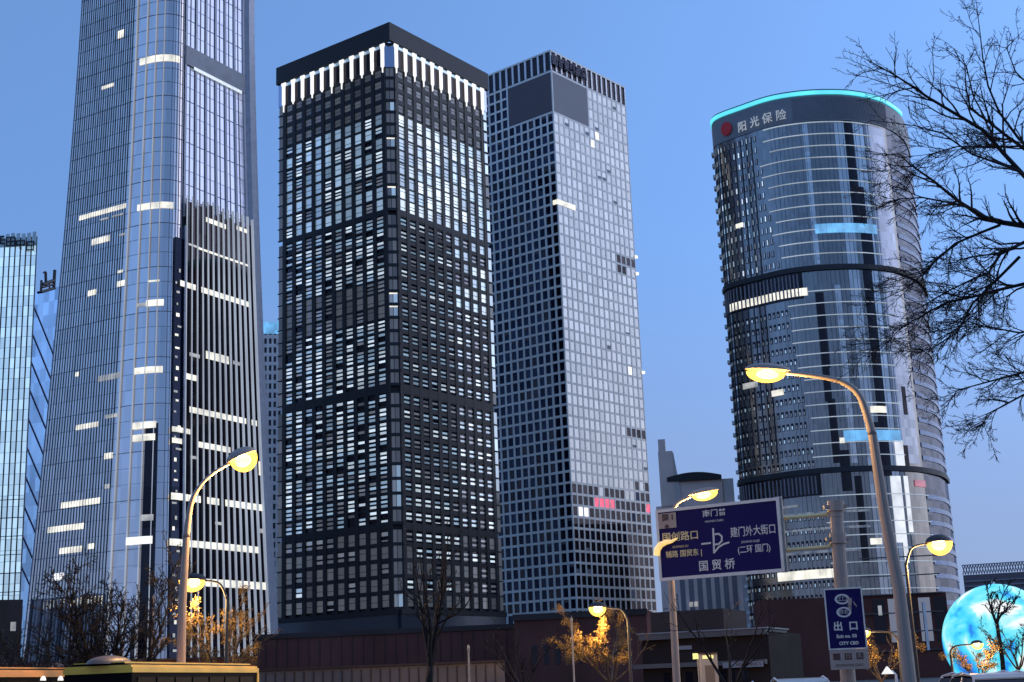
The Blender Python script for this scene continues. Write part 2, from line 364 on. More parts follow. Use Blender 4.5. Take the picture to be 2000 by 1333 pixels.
# ------------------------------------------------------------------ black grid tower
def black_tower():
    D = 405.0
    N = at(760, 45, D); H = N.z
    Lp, Rp = onz(540, 135, H), onz(962, 137, H)
    eL = (Lp - N).normalized(); W = 50.4
    eR = Vector((-eL.y, eL.x, 0)); eR = eR if eR.dot(Rp - N) > 0 else -eR
    ctr = N + (eL + eR) * (W / 2)
    root = thing('office_tower', (ctr.x, ctr.y, 0), 'black square tower with small lit windows and glowing white fins under its parapet', 'skyscraper')
    z = lambda y: at(760 + (y - 45) * .0165, y, D).z
    fL = Face(N, eL, -eR); fR = Face(N, eR, -eL)
    ch = 3.0
    # core and roof
    def plan(o):
        c = ch * 0.9; pts = []
        Q = [N, N + eL * W, N + (eL + eR) * W, N + eR * W]
        for i in range(4):
            q, a, b = Q[i], Q[i - 1], Q[(i + 1) % 4]
            da, db = (a - q).normalized(), (b - q).normalized()
            q = q + (da + db) * o
            pts += [q + da * c, q + db * c]
        return pts
    mb = MB(); mb.prism(plan(0.75), 0, H - 6, M_BLACKSTONE); mb.build('core_wall', root)
    zp = z(80)
    mb = MB()
    Q = [N, N + eL * W, N + (eL + eR) * W, N + eR * W]
    def ring(z0, z1, out, thick, m):
        o = [q + ((q - ctr).xy.to_3d() if False else Vector(((q - ctr).x, (q - ctr).y, 0)).normalized() * out * 1.414) for q in Q]
        for i in range(4):
            a, b = o[i], o[(i + 1) % 4]; u = (b - a).normalized(); nn = Vector((u.y, -u.x, 0))
            if nn.dot(a - ctr) < 0: nn = -nn
            Face(a, u, nn).box(mb, 0 if i % 2 == 0 else thick, (b - a).length - (0 if i % 2 == 0 else thick), z0, z1, -thick, 0, m)
    ring(zp, H, 0.5, 1.0, M_BLACKSTONE2)
    mb.build('parapet', root)
    mb = MB(); mb.prism(plan(1.2), H - 5.8, H - 5.2, M_BLACKSTONE2); mb.build('roof', root)
    # frame
    sec = [(z(214), z(405), 8), (z(413), z(748), 13), (z(762), z(1020), 9), (z(1030), z(1188), 5)]
    zf = z(125)
    e = ch + 0.1; ncol = 10; pitch = (W - 2 * e) / ncol; pw = 1.55
    cells = []
    ctone = [rnd.uniform(-.25, .25) for _ in range(30)]
    fr = MB()
    rowsets = []
    for fi, f in enumerate((fL, fR)):
        rows = []
        zz = zf; hb = (zf - sec[0][0]) / 4
        for k in range(4): rows.append((zf - (k + 1) * hb, zf - k * hb, 'blank', k / 4))
        for si, (zt, zb, n) in enumerate(sec):
            h = (zt - zb) / n
            for k in range(n): rows.append((zt - (k + 1) * h, zt - k * h, si, k / n))
        # piers
        for c in range(ncol + 1):
            a = e + c * pitch
            f.box(fr, a - pw / 2, a + pw / 2, 14, zf, -0.6, 0.0, M_BLACKSTONE)
        for (z0, z1, kind, q) in rows:
            tall = kind == 0 and fi == 1
            sp = 0.40 if tall else (0.7 if kind == 0 else 0.5 if (fi == 0 and kind != 'blank' and kind != 3) else 1.25 if kind != 'blank' else 1.5)
            f.box(fr, e, W - e, z1 - sp / 2, z1 + sp / 2, -0.55, -0.12, M_BLACKSTONE)
            for c in range(ncol):
                a0, a1 = e + c * pitch + pw / 2, e + (c + 1) * pitch - pw / 2
                w0, w1 = z0 + sp / 2, z1 - sp / 2
                m = MB(); hh = w1 - w0; d = -0.42
                r = rnd.random()
                cc = c if fi == 1 else ncol - 1 - c
                if kind == 'blank':
                    f.quad(m, a0, a1, w0, w1, d, W_LEVEL[3])
                    f.box(m, a0, a1, w0 + hh * .48, w0 + hh * .52, d, d + .06, M_BLACKSTONE)
                else:
                    if fi == 0:
                        lv = 0 if r < .55 else 1 if r < .9 else 2
                        if kind == 0: lv = 1 if r < .6 else 0 if r < .93 else 2
                        if kind == 1 and abs(z0 - z(590)) < 6: lv = 3 if r < .6 else 2
                        if kind == 3: lv = 3 if r < .72 else 2 if r < .9 else 0
                        if kind == 3 and q < .01 and c > 4: lv = 2
                    else:
                        lv = 1 if r < .55 else 0 if r < .85 else 2
                        if kind == 0: lv = (0 if r < .6 else 1) if c < 6 else (1 if r < .8 else 0)
                        if kind == 2: lv = 2 if r < .25 else 1 if r < .8 else 0
                        if kind == 1 and c < 1: lv = 1 if r < .7 else 0
                        if kind == 3:
                            lv = 2 if r < .55 else 3 if r < .8 else 0
                            if q > .3: lv = 3 if r < .7 else 2 if r < .9 else 0
                            if c in (1, 2, 3, 4) and q < .3: lv = 0
                        if kind == 2 and q > .6 and 1 <= c <= 4 and r < .8: lv = 0
                        if kind == 3 and q > .7: lv = 3
                    full = (fi == 0 and kind == 0 and r < .55) or tall or (fi == 1 and kind == 1 and c > 5 and q < .45 and r < .75) or lv == 3
                    ml = W_LEVEL[lv]
                    if full:
                        f.quad(m, a0, a1, w0, w1, d, ml)
                        t = rnd.uniform(.3, .7)
                        f.box(m, a0, a1, w0 + hh * t - .07, w0 + hh * t + .07, d, d + .08, M_BLACKSTONE)
                        if tall:
                            t2 = t + rnd.choice([-.28, .28]); f.box(m, a0, a1, w0 + hh * t2 - .12, w0 + hh * t2 + .12, d, d + .07, M_BLACKSTONE)
                    elif fi == 0 and kind != 3:
                        f.quad(m, a0, a1, w0, w1, d - .06, G_DARK)
                        for k3 in range(3):
                            tt = k3 / 3 + .06; th_ = rnd.uniform(.15, .22)
                            if rnd.random() < .12: continue
                            f.quad(m, a0, a1, w0 + hh * tt, w0 + hh * (tt + th_), d, ml if rnd.random() < .75 else W_LEVEL[min(2, lv + 1)])
                            f.box(m, a0, a1, w0 + hh * (tt + th_), w0 + hh * (tt + th_) + .12, d, d + .12, M_BLACKSTONE)
                    else:
                        t1, t2 = (.12, .40) if fi == 0 else (.16, .36)
                        t3, t4 = (.56, .90) if fi == 0 else (.60, .80)
                        if rnd.random() < .15: t1, t2 = .1, .1 + rnd.uniform(.05, .3)
                        jit = rnd.uniform(-.03, .03)
                        f.quad(m, a0, a1, w0, w0 + hh * t1, d, G_DARK)
                        f.quad(m, a0, a1, w0 + hh * t1, w0 + hh * (t2 + jit), d, ml)
                        f.quad(m, a0, a1, w0 + hh * (t2 + jit), w0 + hh * t3, d, G_DARK)
                        f.quad(m, a0, a1, w0 + hh * t3, w0 + hh * t4, d, ml if rnd.random() < .8 else W_LEVEL[min(3, lv + 1)])
                        f.quad(m, a0, a1, w0 + hh * t4, w1, d, G_DARK)
                        f.box(m, a0, a1, w0 + hh * .47, w0 + hh * .51, d, d + .1, M_BLACKSTONE)
                cells.append((f.p((a0 + a1) / 2, (w0 + w1) / 2), m))
        # dark belts between the window zones
        for za, zb in ((sec[0][1], sec[1][0]), (sec[1][1], sec[2][0]), (sec[2][1], sec[3][0])):
            f.box(fr, e, W - e, zb - .25, za + .2, -.5, -.04, M_BLACKSTONE)
        # end strips of pale bay panes near the outer edges
        for (z0, z1, kind, q) in rows:
            ml = W_LEVEL[1] if (fi == 1 and rnd.random() < .75 and z0 > 60) else W_LEVEL[3]
            m = MB(); f.quad(m, W - e + .9, W - .35, z0 + .25, z1 - .25, -.3, ml)
            f.box(m, W - e + .9, W - .35, z0 - .15, z0 + .15, -.4, .25, M_BLACKSTONE)
            cells.append((f.p(W - 1, z0), m))
    # chamfered near corner: one box bay to a floor
    a = N + eL * ch; b = N + eR * ch
    fc = Face(a, b - a, -(eL + eR)); cw = (b - a).length
    for (z0, z1, kind, q) in rows:
        m = MB(); r = rnd.random()
        g = W_LEVEL[2] if (kind != 'blank' and r < .12) else W_LEVEL[3]
        fc.quad(m, .45, cw * .46, z0 + .5, z1 - .5, .02, g)
        fc.quad(m, cw * .5, cw - .35, z0 + .5, z1 - .5, .02, W_LEVEL[3] if r > .1 else W_LEVEL[1])
        fc.box(m, .2, cw - .2, z0 - .45, z0 + .45, -.3, .35, M_BLACKSTONE)
        if r < .1 and kind in (0, 1): fc.box(m, .5, cw - .5, z1 - .95, z1 - .55, .03, .1, L_WARM)
        cells.append((fc.p(cw / 2, z0), m))
    fr.build('facade_frame', root)
    windows_as_parts(cells, root)
    # glazed belt with white light fins under the parapet
    gb = MB()
    for f in (fL, fR):
        f.box(gb, ch, W - ch, zf + .2, zp - .2, -1.2, -.45, G_DARK)
        f.box(gb, ch, W - ch, zp - 1.3, zp - .25, -.44, -.2, W_LEVEL[1])
    gb.build('glass_band', root)
    gc = MB(); fc.box(gc, .1, cw - .1, zf - .3, zp - .25, -.5, .3, G_PALE); gc.build('corner_glazing', root)
    for f in (fL, fR):
        gc = MB(); f.box(gc, W - ch + .3, W - .1, zf - .3, zp - .25, -.6, -.1, G_PALE); gc.build('corner_glazing', root)
    for f in (fL, fR):
        for c in range(ncol + 1):
            a = e - .2 + c * (W - 2 * e + .4) / ncol
            fb = zf - rnd.uniform(.8, 3.0)
            m = MB()
            prof = [(.08, fb), (.14, zf - .5), (.58, zf - .2), (.60, zf + .3), (.60, zp - 3.0), (.62, zp - 1.6), (.92, zp - .9), (.95, zp - .3)]
            for (h0, za), (h1, zb) in zip(prof, prof[1:]):
                m.hexa([f.p(a - h0, za, .45), f.p(a + h0, za, .45), f.p(a + h0, za, .02), f.p(a - h0, za, .02),
                        f.p(a - h1, zb, .45), f.p(a + h1, zb, .45), f.p(a + h1, zb, .02), f.p(a - h1, zb, .02)], L_WHITE)
            m.build('light_fin', root)
    # blue-grey base storey
    bm_ = MB()
    for f in (fL, fR):
        f.box(bm_, 0.4, W - .4, z(1233), z(1196), -.5, .5, glass('base_glass', (0.03, 0.035, 0.045), (0.4, 0.45, 0.55), 0.12, 0.2))
        f.box(bm_, 0.2, W - .2, z(1200), z(1190), -.5, .9, M_BLACKSTONE)
    bm_.build('base_glazing', root)
    bm_ = MB()
    for f in (fL, fR): f.box(bm_, 0.3, W - .3, 0, z(1233) - .3, -.5, .8, M_BROWN)
    bm_.build('plinth', root)
    return N, eL, eR
black_tower()

# ------------------------------------------------------------------ pale grid tower behind it
def pale_tower():
    D = 480.0
    N = at(1075, 97, D); H = N.z
    Lp, Rp = onz(962, 137, H), onz(1220, 170, H)
    eR = (Rp - N).normalized(); W = (Rp - N).length
    eL = Vector((-eR.y, eR.x, 0)); eL = eL if eL.dot(Lp - N) > 0 else -eL
    ctr = N + (eL + eR) * (W / 2)
    root = thing('office_tower', (ctr.x, ctr.y, 0), 'pale grey tower with an even window grid and blank top panels, behind the black tower', 'skyscraper')
    z = lambda y: at(1075 + (y - 97) * .045, y, D).z
    fL, fR = Face(N, eL, -eR), Face(N, eR, -eL)
    q = lambda a, b: N + eL * a + eR * b
    mb = MB(); mb.prism([q(.6, .6), q(W, .6), q(W, W), q(.6, W)], 0, H - 5, M_BLUEGREY); mb.build('core_wall', root)
    zc, zb = z(138), z(218)
    n = 15; p = W / n
    rows = [zc - (zc - zb) / 4 * k for k in range(4)] + [zb - k * 3.97 for k in range(52) if zb - k * 3.97 > 12]
    fr = MB(); cells = []
    for fi, f in enumerate((fL, fR)):
        d0 = 0.0 if fi == 0 else 0.004
        for c in range(n + 1):
            mw = .38
            a = c * p
            hid = 7 if fi == 0 else 7
            zt = zb if 0 < c < hid else zc
            f.box(fr, max(0.02 if fi else 0, a - mw), min(W, a + mw), 0, zt, -.5, d0, M_GREYSTONE)
        for i, zz in enumerate(rows):
            a0 = 7 * p if 0 < i < 4 else 0.03
            f.box(fr, a0, W - .03, zz - .5, zz + .35, -.45, -.05, M_GREYSTONE)
        for i in range(len(rows) - 1):
            z1, z0 = rows[i] - .5, rows[i + 1] + .35
            for c in range(n):
                if i < 3 + 0 and c < 7: continue
                if i == 3 and c < 7: continue
                m = MB(); r = rnd.random()
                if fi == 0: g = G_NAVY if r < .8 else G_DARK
                else: g = G_MIRROR  # bright side's sky reflection put in as a stronger mirror coat
                ysc = proj(f.p(c * p, z0))[1]
                if fi == 1:
                    if abs(ysc - 522) < 9 + c * .3 and c >= 11: g = G_DARK
                    if abs(ysc - 858) < 9 and c >= 11: g = G_DARK
                    if ysc > 965 + 25 * (r - .5): g = G_DARK if r < .93 else G_NAVY  # dark skyline reflected low down, put in as dark panes
                    if 985 < ysc < 1006 and c in (4, 5, 6, 7, 13, 14): g = L_RED if r < .75 else G_DARK
                    if 1000 < ysc < 1026 and c in (1, 2): g = L_WHITE
                    if 268 < ysc < 290 and c in (7, 8): g = L_WARM
                    if abs(ysc - 735) < 12 and c == 12: g = L_WHITE
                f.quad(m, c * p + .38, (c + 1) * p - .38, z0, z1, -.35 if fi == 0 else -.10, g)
                if fi == 1 and r < .025: f.box(m, c * p + .4, (c + 1) * p - .4, z0, z0 + (z1 - z0) * rnd.uniform(.2, .5), -.095, -.08, M_PALEPANEL)
                if fi == 0 and .55 < r < .62: f.box(m, c * p + .4, (c + 1) * p - .4, z1 - .9, z1, -.34, -.28, M_BLUEGREY)
                cells.append((f.p((c + .5) * p, (z0 + z1) / 2), m))
    fr.build('facade_grid', root)
    windows_as_parts(cells, root)
    for f, m in ((fL, M_BLUEGREY), (fR, M_PALEPANEL)):  # one panel in two tones: the left face's shade put into its colour
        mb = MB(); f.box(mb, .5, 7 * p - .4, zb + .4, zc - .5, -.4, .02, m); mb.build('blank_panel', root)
    # open crown of dark slots between white fins
    mb = MB()
    for f in (fL, fR): f.box(mb, .5, W - .1, zc + .6, H - .5, -.8, -.35, G_DARK)
    mb.build('crown_glazing', root)
    mb = MB()
    for f in (fL, fR):
        f.box(mb, 0, W, H - .7, H, -.9, .05 if f is fL else .06, M_GREYSTONE)
    mb.build('roof_rail', root)
    for f in (fL, fR):
        for c in range(n + 1):
            if f is fR and c == 0: continue
            mb = MB(); f.box(mb, max(0, c * p - .42), min(W, c * p + .42), zc + .35, H - .7, -.35, .04, M_FIN_WHITE); mb.build('crown_fin', root)
    # navy letters on the crown
    navy = mat('navy_letter', (0.012, 0.02, 0.07), 0.5)
    lettering('sign_lettering', "國海東興家園", 4.6, navy, root, plane_matrix(fR.p(10.6, H - 4.3, .55), fR.u if fR.u.x > 0 else -fR.u, fR.n), 0.2, 0.78, 0.06)
    # a floor with its lights on and lamps clipped to the edges
    a, zz = fR.px(1100, 398)
    mb = MB(); fR.box(mb, -.2, 10.5, zz - 1.0, zz + 1.0, .02, .1, L_WARM); fL.box(mb, -.1, 2.2, zz - .9, zz + .9, .02, .1, L_WARM); mb.build('lit_floor', root)
    for (x, y) in ((1246, 503), (1246, 535), (1258, 728)):
        zz = fR.px(x - 3, y)[1]
        mb = MB(); fR.box(mb, W - .3, W + 1.0, zz - .5, zz + .5, -.5, .6, L_WHITE); mb.build('edge_lamp', root)
pale_tower()

# ------------------------------------------------------------------ flared glass tower that leaves the frame at the top
def flared_tower():
    C0 = Vector((-102.0, 387.0, 0)); HT = 330.0; th = 30.0
    eR = Vector((math.sin(math.radians(th)), math.cos(math.radians(th)), 0))
    eL = Vector((-eR.y, eR.x, 0))
    root = thing('office_tower', tuple(C0), 'very tall flared glass tower with thin vertical fins, cut off by the photo top', 'skyscraper')
    def S(zv):
        k = max(0.0, 1 - zv / 215.0)
        return 17.7 + 6.6 * k ** 1.45
    def plan(t, zv, off=0.0):
        s = S(zv) + off
        N = C0 - (eL + eR) * s
        rl, rr, L = .72 * s, .36 * s, 2 * s
        if t <= 1: p = N + eL * (L - t * (L - rl))
        elif t <= 2:
            k = t - 1; p = N + eL * (rl * (1 - k) ** 2) + eR * (rr * k ** 2)
        elif t <= 3: p = N + eR * (rr + (t - 2) * (L - rr))
        elif t <= 4: p = N + eR * L + eL * (L * (t - 3))
        else: p = N + eL * L + eR * (L * (5 - t))
        return Vector((p.x, p.y, zv))
    zs = [0, 8, 16, 25, 35, 45, 56, 68, 80, 94, 108, 122, 138, 154, 170, 187, 205, 240, 290, HT]
    def strip(mb, t0, t1, o0, o1, m, za=0, zb=HT):
        """a fin or band that follows the flare"""
        zz = [za] + [v for v in zs if za + 1 < v < zb - 1] + [zb]
        for a, b in zip(zz, zz[1:]):
            mb.hexa([plan(t0, a, o1), plan(t1, a, o1), plan(t1, a, o0), plan(t0, a, o0),
                     plan(t0, b, o1), plan(t1, b, o1), plan(t1, b, o0), plan(t0, b, o0)], m)
    def skin(mb, t0, t1, nt, m, za=0, zb=HT, off=0.0, dz=4.3):
        nz = max(1, int((zb - za) / dz))
        for i in range(nt):
            for k in range(nz):
                a, b = za + (zb - za) * k / nz, za + (zb - za) * (k + 1) / nz
                u, v = t0 + (t1 - t0) * i / nt, t0 + (t1 - t0) * (i + 1) / nt
                mb.face([plan(u, a, off), plan(v, a, off), plan(v, b, off), plan(u, b, off)], m)
    mb = MB(); skin(mb, 0, 1, 16, G_SLATE); mb.build('curtain_wall', root, label='glass of the shaded side, slate reflections put in its tint')  # each side's reflected tone is put into its own glass tint
    mb = MB(); skin(mb, 1, 2, 10, G_CORNER); mb.build('curtain_wall', root, label='rounded corner, pale blue reflections put in its glass tint')
    mb = MB(); skin(mb, 2, 3, 12, G_PALE); mb.build('curtain_wall', root, label='glass of the bright side, pale blue reflections put in its tint')
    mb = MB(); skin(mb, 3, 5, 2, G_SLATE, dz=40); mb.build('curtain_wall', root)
    mb = MB(); mb.face([plan(t, HT - .2) for t in (0, 1, 1.5, 2, 3, 4)], M_BLACKSTONE2); mb.build('roof', root)
    # thin joints at the floors
    mb = MB(); zz = 14.0
    while zz < HT:
        for i in range(26):
            u, v = i * 3 / 26, (i + 1) * 3 / 26
            if zz > 98 or u < 2 or True:
                big = (int(zz / 4.3) % 3 == 0)
                h = .08 if big else .02
                mb.hexa([plan(u, zz - h, .10), plan(v, zz - h, .10), plan(v, zz - h, -.1), plan(u, zz - h, -.1),
                         plan(u, zz + h, .10), plan(v, zz + h, .10), plan(v, zz + h, -.1), plan(u, zz + h, -.1)], M_FIN_DARK if u >= 1.9 else M_FIN_GREY)
        zz += 4.3
    mb.build('floor_joint', root)
    # fins
    for i in range(26):
        t = .005 + i / 26.0
        mb = MB(); strip(mb, t, t + .0055, -.1, .16, M_FIN_DARK if i % 2 else M_FIN_GREY); mb.build('fin', root)
    for t in (1.03, 1.20, 1.36, 1.52):
        mb = MB(); strip(mb, t, t + .014, -.1, .4, L_LINE); mb.build('fin', root, label='white fin on the rounded corner')
    for i in range(5):
        mb = MB(); t = 1.72 + i * .07; strip(mb, t, t + .010, -.05, .12, M_FIN_GREY, 0, HT); mb.build('fin', root)
    ztop = 133.0
    for i in range(14):
        t = 2.03 + i * .069
        mb = MB(); strip(mb, t, t + (.010 if i % 2 else .026), -.1, .12 if i % 2 else .3, M_FIN_GREY if i % 2 else M_FIN_LILAC, ztop, HT); mb.build('fin', root)
    # dark lower glazing on the bright side, its white fins standing above a ragged top
    ta, tb = 2.06, 2.88
    zi = lambda t, y: invert(lambda a, b: plan(a, b, 1.0), 0, y, t, 120, .01, .5)[1]
    n = 13
    mb = MB()
    for i in range(n):
        u, v = ta + (tb - ta) * i / n, ta + (tb - ta) * (i + 1) / n
        top = 137.5 - 1.2 * (i % 2) + (1.5 if i in (3, 4) else 0)
        nz = 30
        for k in range(nz):
            a, b = 12 + (top - 12) * k / nz, 12 + (top - 12) * (k + 1) / nz
            mb.face([plan(u, a, 1.0), plan(v, a, 1.0), plan(v, b, 1.0), plan(u, b, 1.0)], G_DARK)
    strip(mb, ta, tb, .0, .97, M_BLACKSTONE, 12, 135.5)
    mb.build('lower_glazing', root)
    for i in range(n + 1):
        t = ta + (tb - ta) * i / n
        mb = MB(); strip(mb, t - .0038, t + .0038, 1.0, 1.5, L_LINE, 10, 139.5 + rnd.uniform(-.6, .8)); mb.build('fin', root, label='white fin in front of the dark lower glazing')
    # dark slot between corner and lower glazing, with a few lit stairs
    mb = MB(); strip(mb, 1.86, 2.05, .05, .6, G_NAVY, 10, 126); mb.build('dark_slot', root)
    mb = MB(); strip(mb, 1.40, 1.60, .05, .3, G_DARK, 12, 73); mb.build('dark_slot', root)
    for k in range(34):
        zz = 14 + k * 3.1 + rnd.uniform(-.6, .6); a = rnd.uniform(1.87, 1.98); b = a + rnd.uniform(.03, .10); h = rnd.choice([.25, .3, .5])
        mb = MB()
        mb.hexa([plan(a, zz - h, .75), plan(b, zz - h, .75), plan(b, zz - h, .6), plan(a, zz - h, .6), plan(a, zz + h, .75), plan(b, zz + h, .75), plan(b, zz + h, .6), plan(a, zz + h, .6)],
                L_WARM_DIM if rnd.random() < .7 else L_WARM); mb.build('stair_light', root)
    # bright steel edge bands beside the dark glazing
    mb = MB(); strip(mb, 2.89, 2.94, .0, 1.3, M_FIN_LILAC, 8, HT); strip(mb, 2.955, 3.0, .0, .9, M_FIN_LILAC, 8, HT); mb.build('edge_band', root)
    mb = MB(); strip(mb, 2.04, 2.055, .0, 1.3, M_FIN_LILAC, 40, 130); mb.build('edge_band', root)
    # floors with their lights on
    def lit_row(x0, y0, x1, t0, off, h, m=L_WARM, gap=0.0):
        t, zz = invert(lambda a, b: plan(a, b, off), x0, y0, t0, 100, .01, .5)
        t2 = t
        while proj(plan(t2, zz, off))[0] < x1 and t2 < 2.995: t2 += .004
        # split at the mullions
        step = .06 if t0 < 1 else .2 if t0 < 2 else (tb - ta) / n
        u = t
        mb = MB()
        while u < t2 - 1e-4:
            v = min(t2, u + step)
            if rnd.random() < gap:
                if mb.f: mb.build('lit_floor', root)
                mb = MB()
            else:
                w = v - .004
                mb.hexa([plan(u, zz - h, off + .12), plan(w, zz - h, off + .12), plan(w, zz - h, off + .02), plan(u, zz - h, off + .02),
                         plan(u, zz + h, off + .12), plan(w, zz + h, off + .12), plan(w, zz + h, off + .02), plan(u, zz + h, off + .02)], m)
            u = v
        if mb.f: mb.build('lit_floor', root)
    for a in [(155, 427, 246, .2, .02, .7, L_WARM, .1), (190, 432, 240, .4, .02, .3, L_WARM_DIM, .3), (180, 474, 214, .4, .02, .9), (199, 173, 222, .4, .02, .5), (231, 69, 243, .6, .02, 1.2),
              (172, 574, 188, .4, .02, .8), (229, 556, 246, .8, .02, .8), (233, 460, 245, .8, .02, .3, L_WARM_DIM), (192, 741, 235, .6, .02, .8, L_WARM_DIM, .2), (230, 532, 240, .8, .02, .4),
              (149, 836, 192, .5, .02, .7), (120, 988, 196, .5, .02, .8), (205, 815, 230, .8, .02, .5, L_WARM_DIM, .2), (204, 892, 220, .8, .02, .8), (94, 1036, 165, .5, .02, .8), (117, 1077, 160, .5, .02, .8), (205, 951, 215, .8, .02, .6, L_WARM_DIM),
              (84, 1182, 200, .5, .02, 1.1, L_WARM, .25), (104, 1128, 124, .4, .02, 1.0, L_WHITE), (172, 1068, 184, .7, .02, .7), (148, 732, 154, .5, .02, .6),
              (273, 122, 351, 1.3, .06, 1.05), (268, 407, 339, 1.3, .06, .95), (285, 593, 320, 1.5, .06, .9), (268, 597, 285, 1.3, .06, .5, L_WARM_DIM), (262, 726, 318, 1.4, .06, .9), (259, 833, 305, 1.4, .35, .9), (259, 857, 303, 1.4, .35, .9),
              (275, 1012, 300, 1.5, .35, .8, L_WARM_DIM), (246, 1058, 298, 1.4, .35, 1.0, L_WHITE), (288, 550, 312, 1.5, .06, .25),
              (379, 134, 472, 2.5, .5, .5, L_FIN), (402, 429, 441, 2.4, 1.02, .7), (462, 445, 484, 2.7, 1.02, .6), (368, 477, 390, 2.2, 1.02, .3, L_WARM_DIM), (387, 485, 484, 2.4, 1.02, .3), (352, 553, 485, 2.3, 1.02, .8, L_WARM, .12), (402, 693, 446, 2.4, 1.02, 1.1), (455, 708, 472, 2.6, 1.02, .5, L_WARM_DIM),
              (364, 735, 384, 2.2, 1.02, .8), (370, 692, 390, 2.2, 1.02, .5, L_WARM_DIM), (370, 800, 502, 2.3, 1.02, .8, L_WARM, .08), (336, 838, 372, 2.1, 1.02, .7), (385, 868, 450, 2.4, 1.02, .8, L_WARM, .1), (336, 860, 356, 2.1, 1.02, .7), (372, 893, 385, 2.2, 1.02, .4, L_WARM_DIM),
              (334, 969, 515, 2.2, 1.02, .9, L_WARM, .08), (331, 1059, 506, 2.2, 1.02, .9, L_WARM, .05), (400, 1138, 524, 2.4, 1.02, 1.0, L_WARM, .0), (420, 1022, 432, 2.5, 1.02, .4, L_WARM_DIM), (480, 1034, 520, 2.7, 1.02, .6, L_WARM_DIM, .3), (505, 915, 513, 2.8, 1.02, 2.0)]:
        lit_row(*a)
    # the grey service belt high on the bright side
    mb = MB()
    a = invert(lambda p, q: plan(p, q, .3), 364, 103, 2.1, 180, .01, .5)
    strip(mb, 2.04, 2.88, .0, .42, M_BELT, a[1] - 3.6, a[1] + 2.4); mb.build('service_belt', root)
    # darker plinth louvres
    for i in range(22):
        t = .1 + i * .042
        mb = MB(); strip(mb, t, t + .016, .5, .9, M_FIN_GREY if i % 3 else M_FIN_DARK, 8, 29); mb.build('plinth_louvre', root)
M_BELT = mat('service_belt_grille', (0.30, 0.30, 0.32), 0.6, scale=.3)
L_LINE = lit('white_fin_glow', (0.78, 0.86, 1.0), 0.34, 0.25, 0.05)  # glow added to lift the white fins; sky light left them dull
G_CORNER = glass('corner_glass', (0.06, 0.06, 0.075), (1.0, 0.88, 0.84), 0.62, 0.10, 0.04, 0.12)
M_FIN_LILAC = mat('pale_steel_fin', (0.38, 0.39, 0.44), 0.45, 0.1)
L_FIN = lit('pale_strip_light', (0.8, 0.9, 1.0), 0.75, 0.2)
flared_tower()

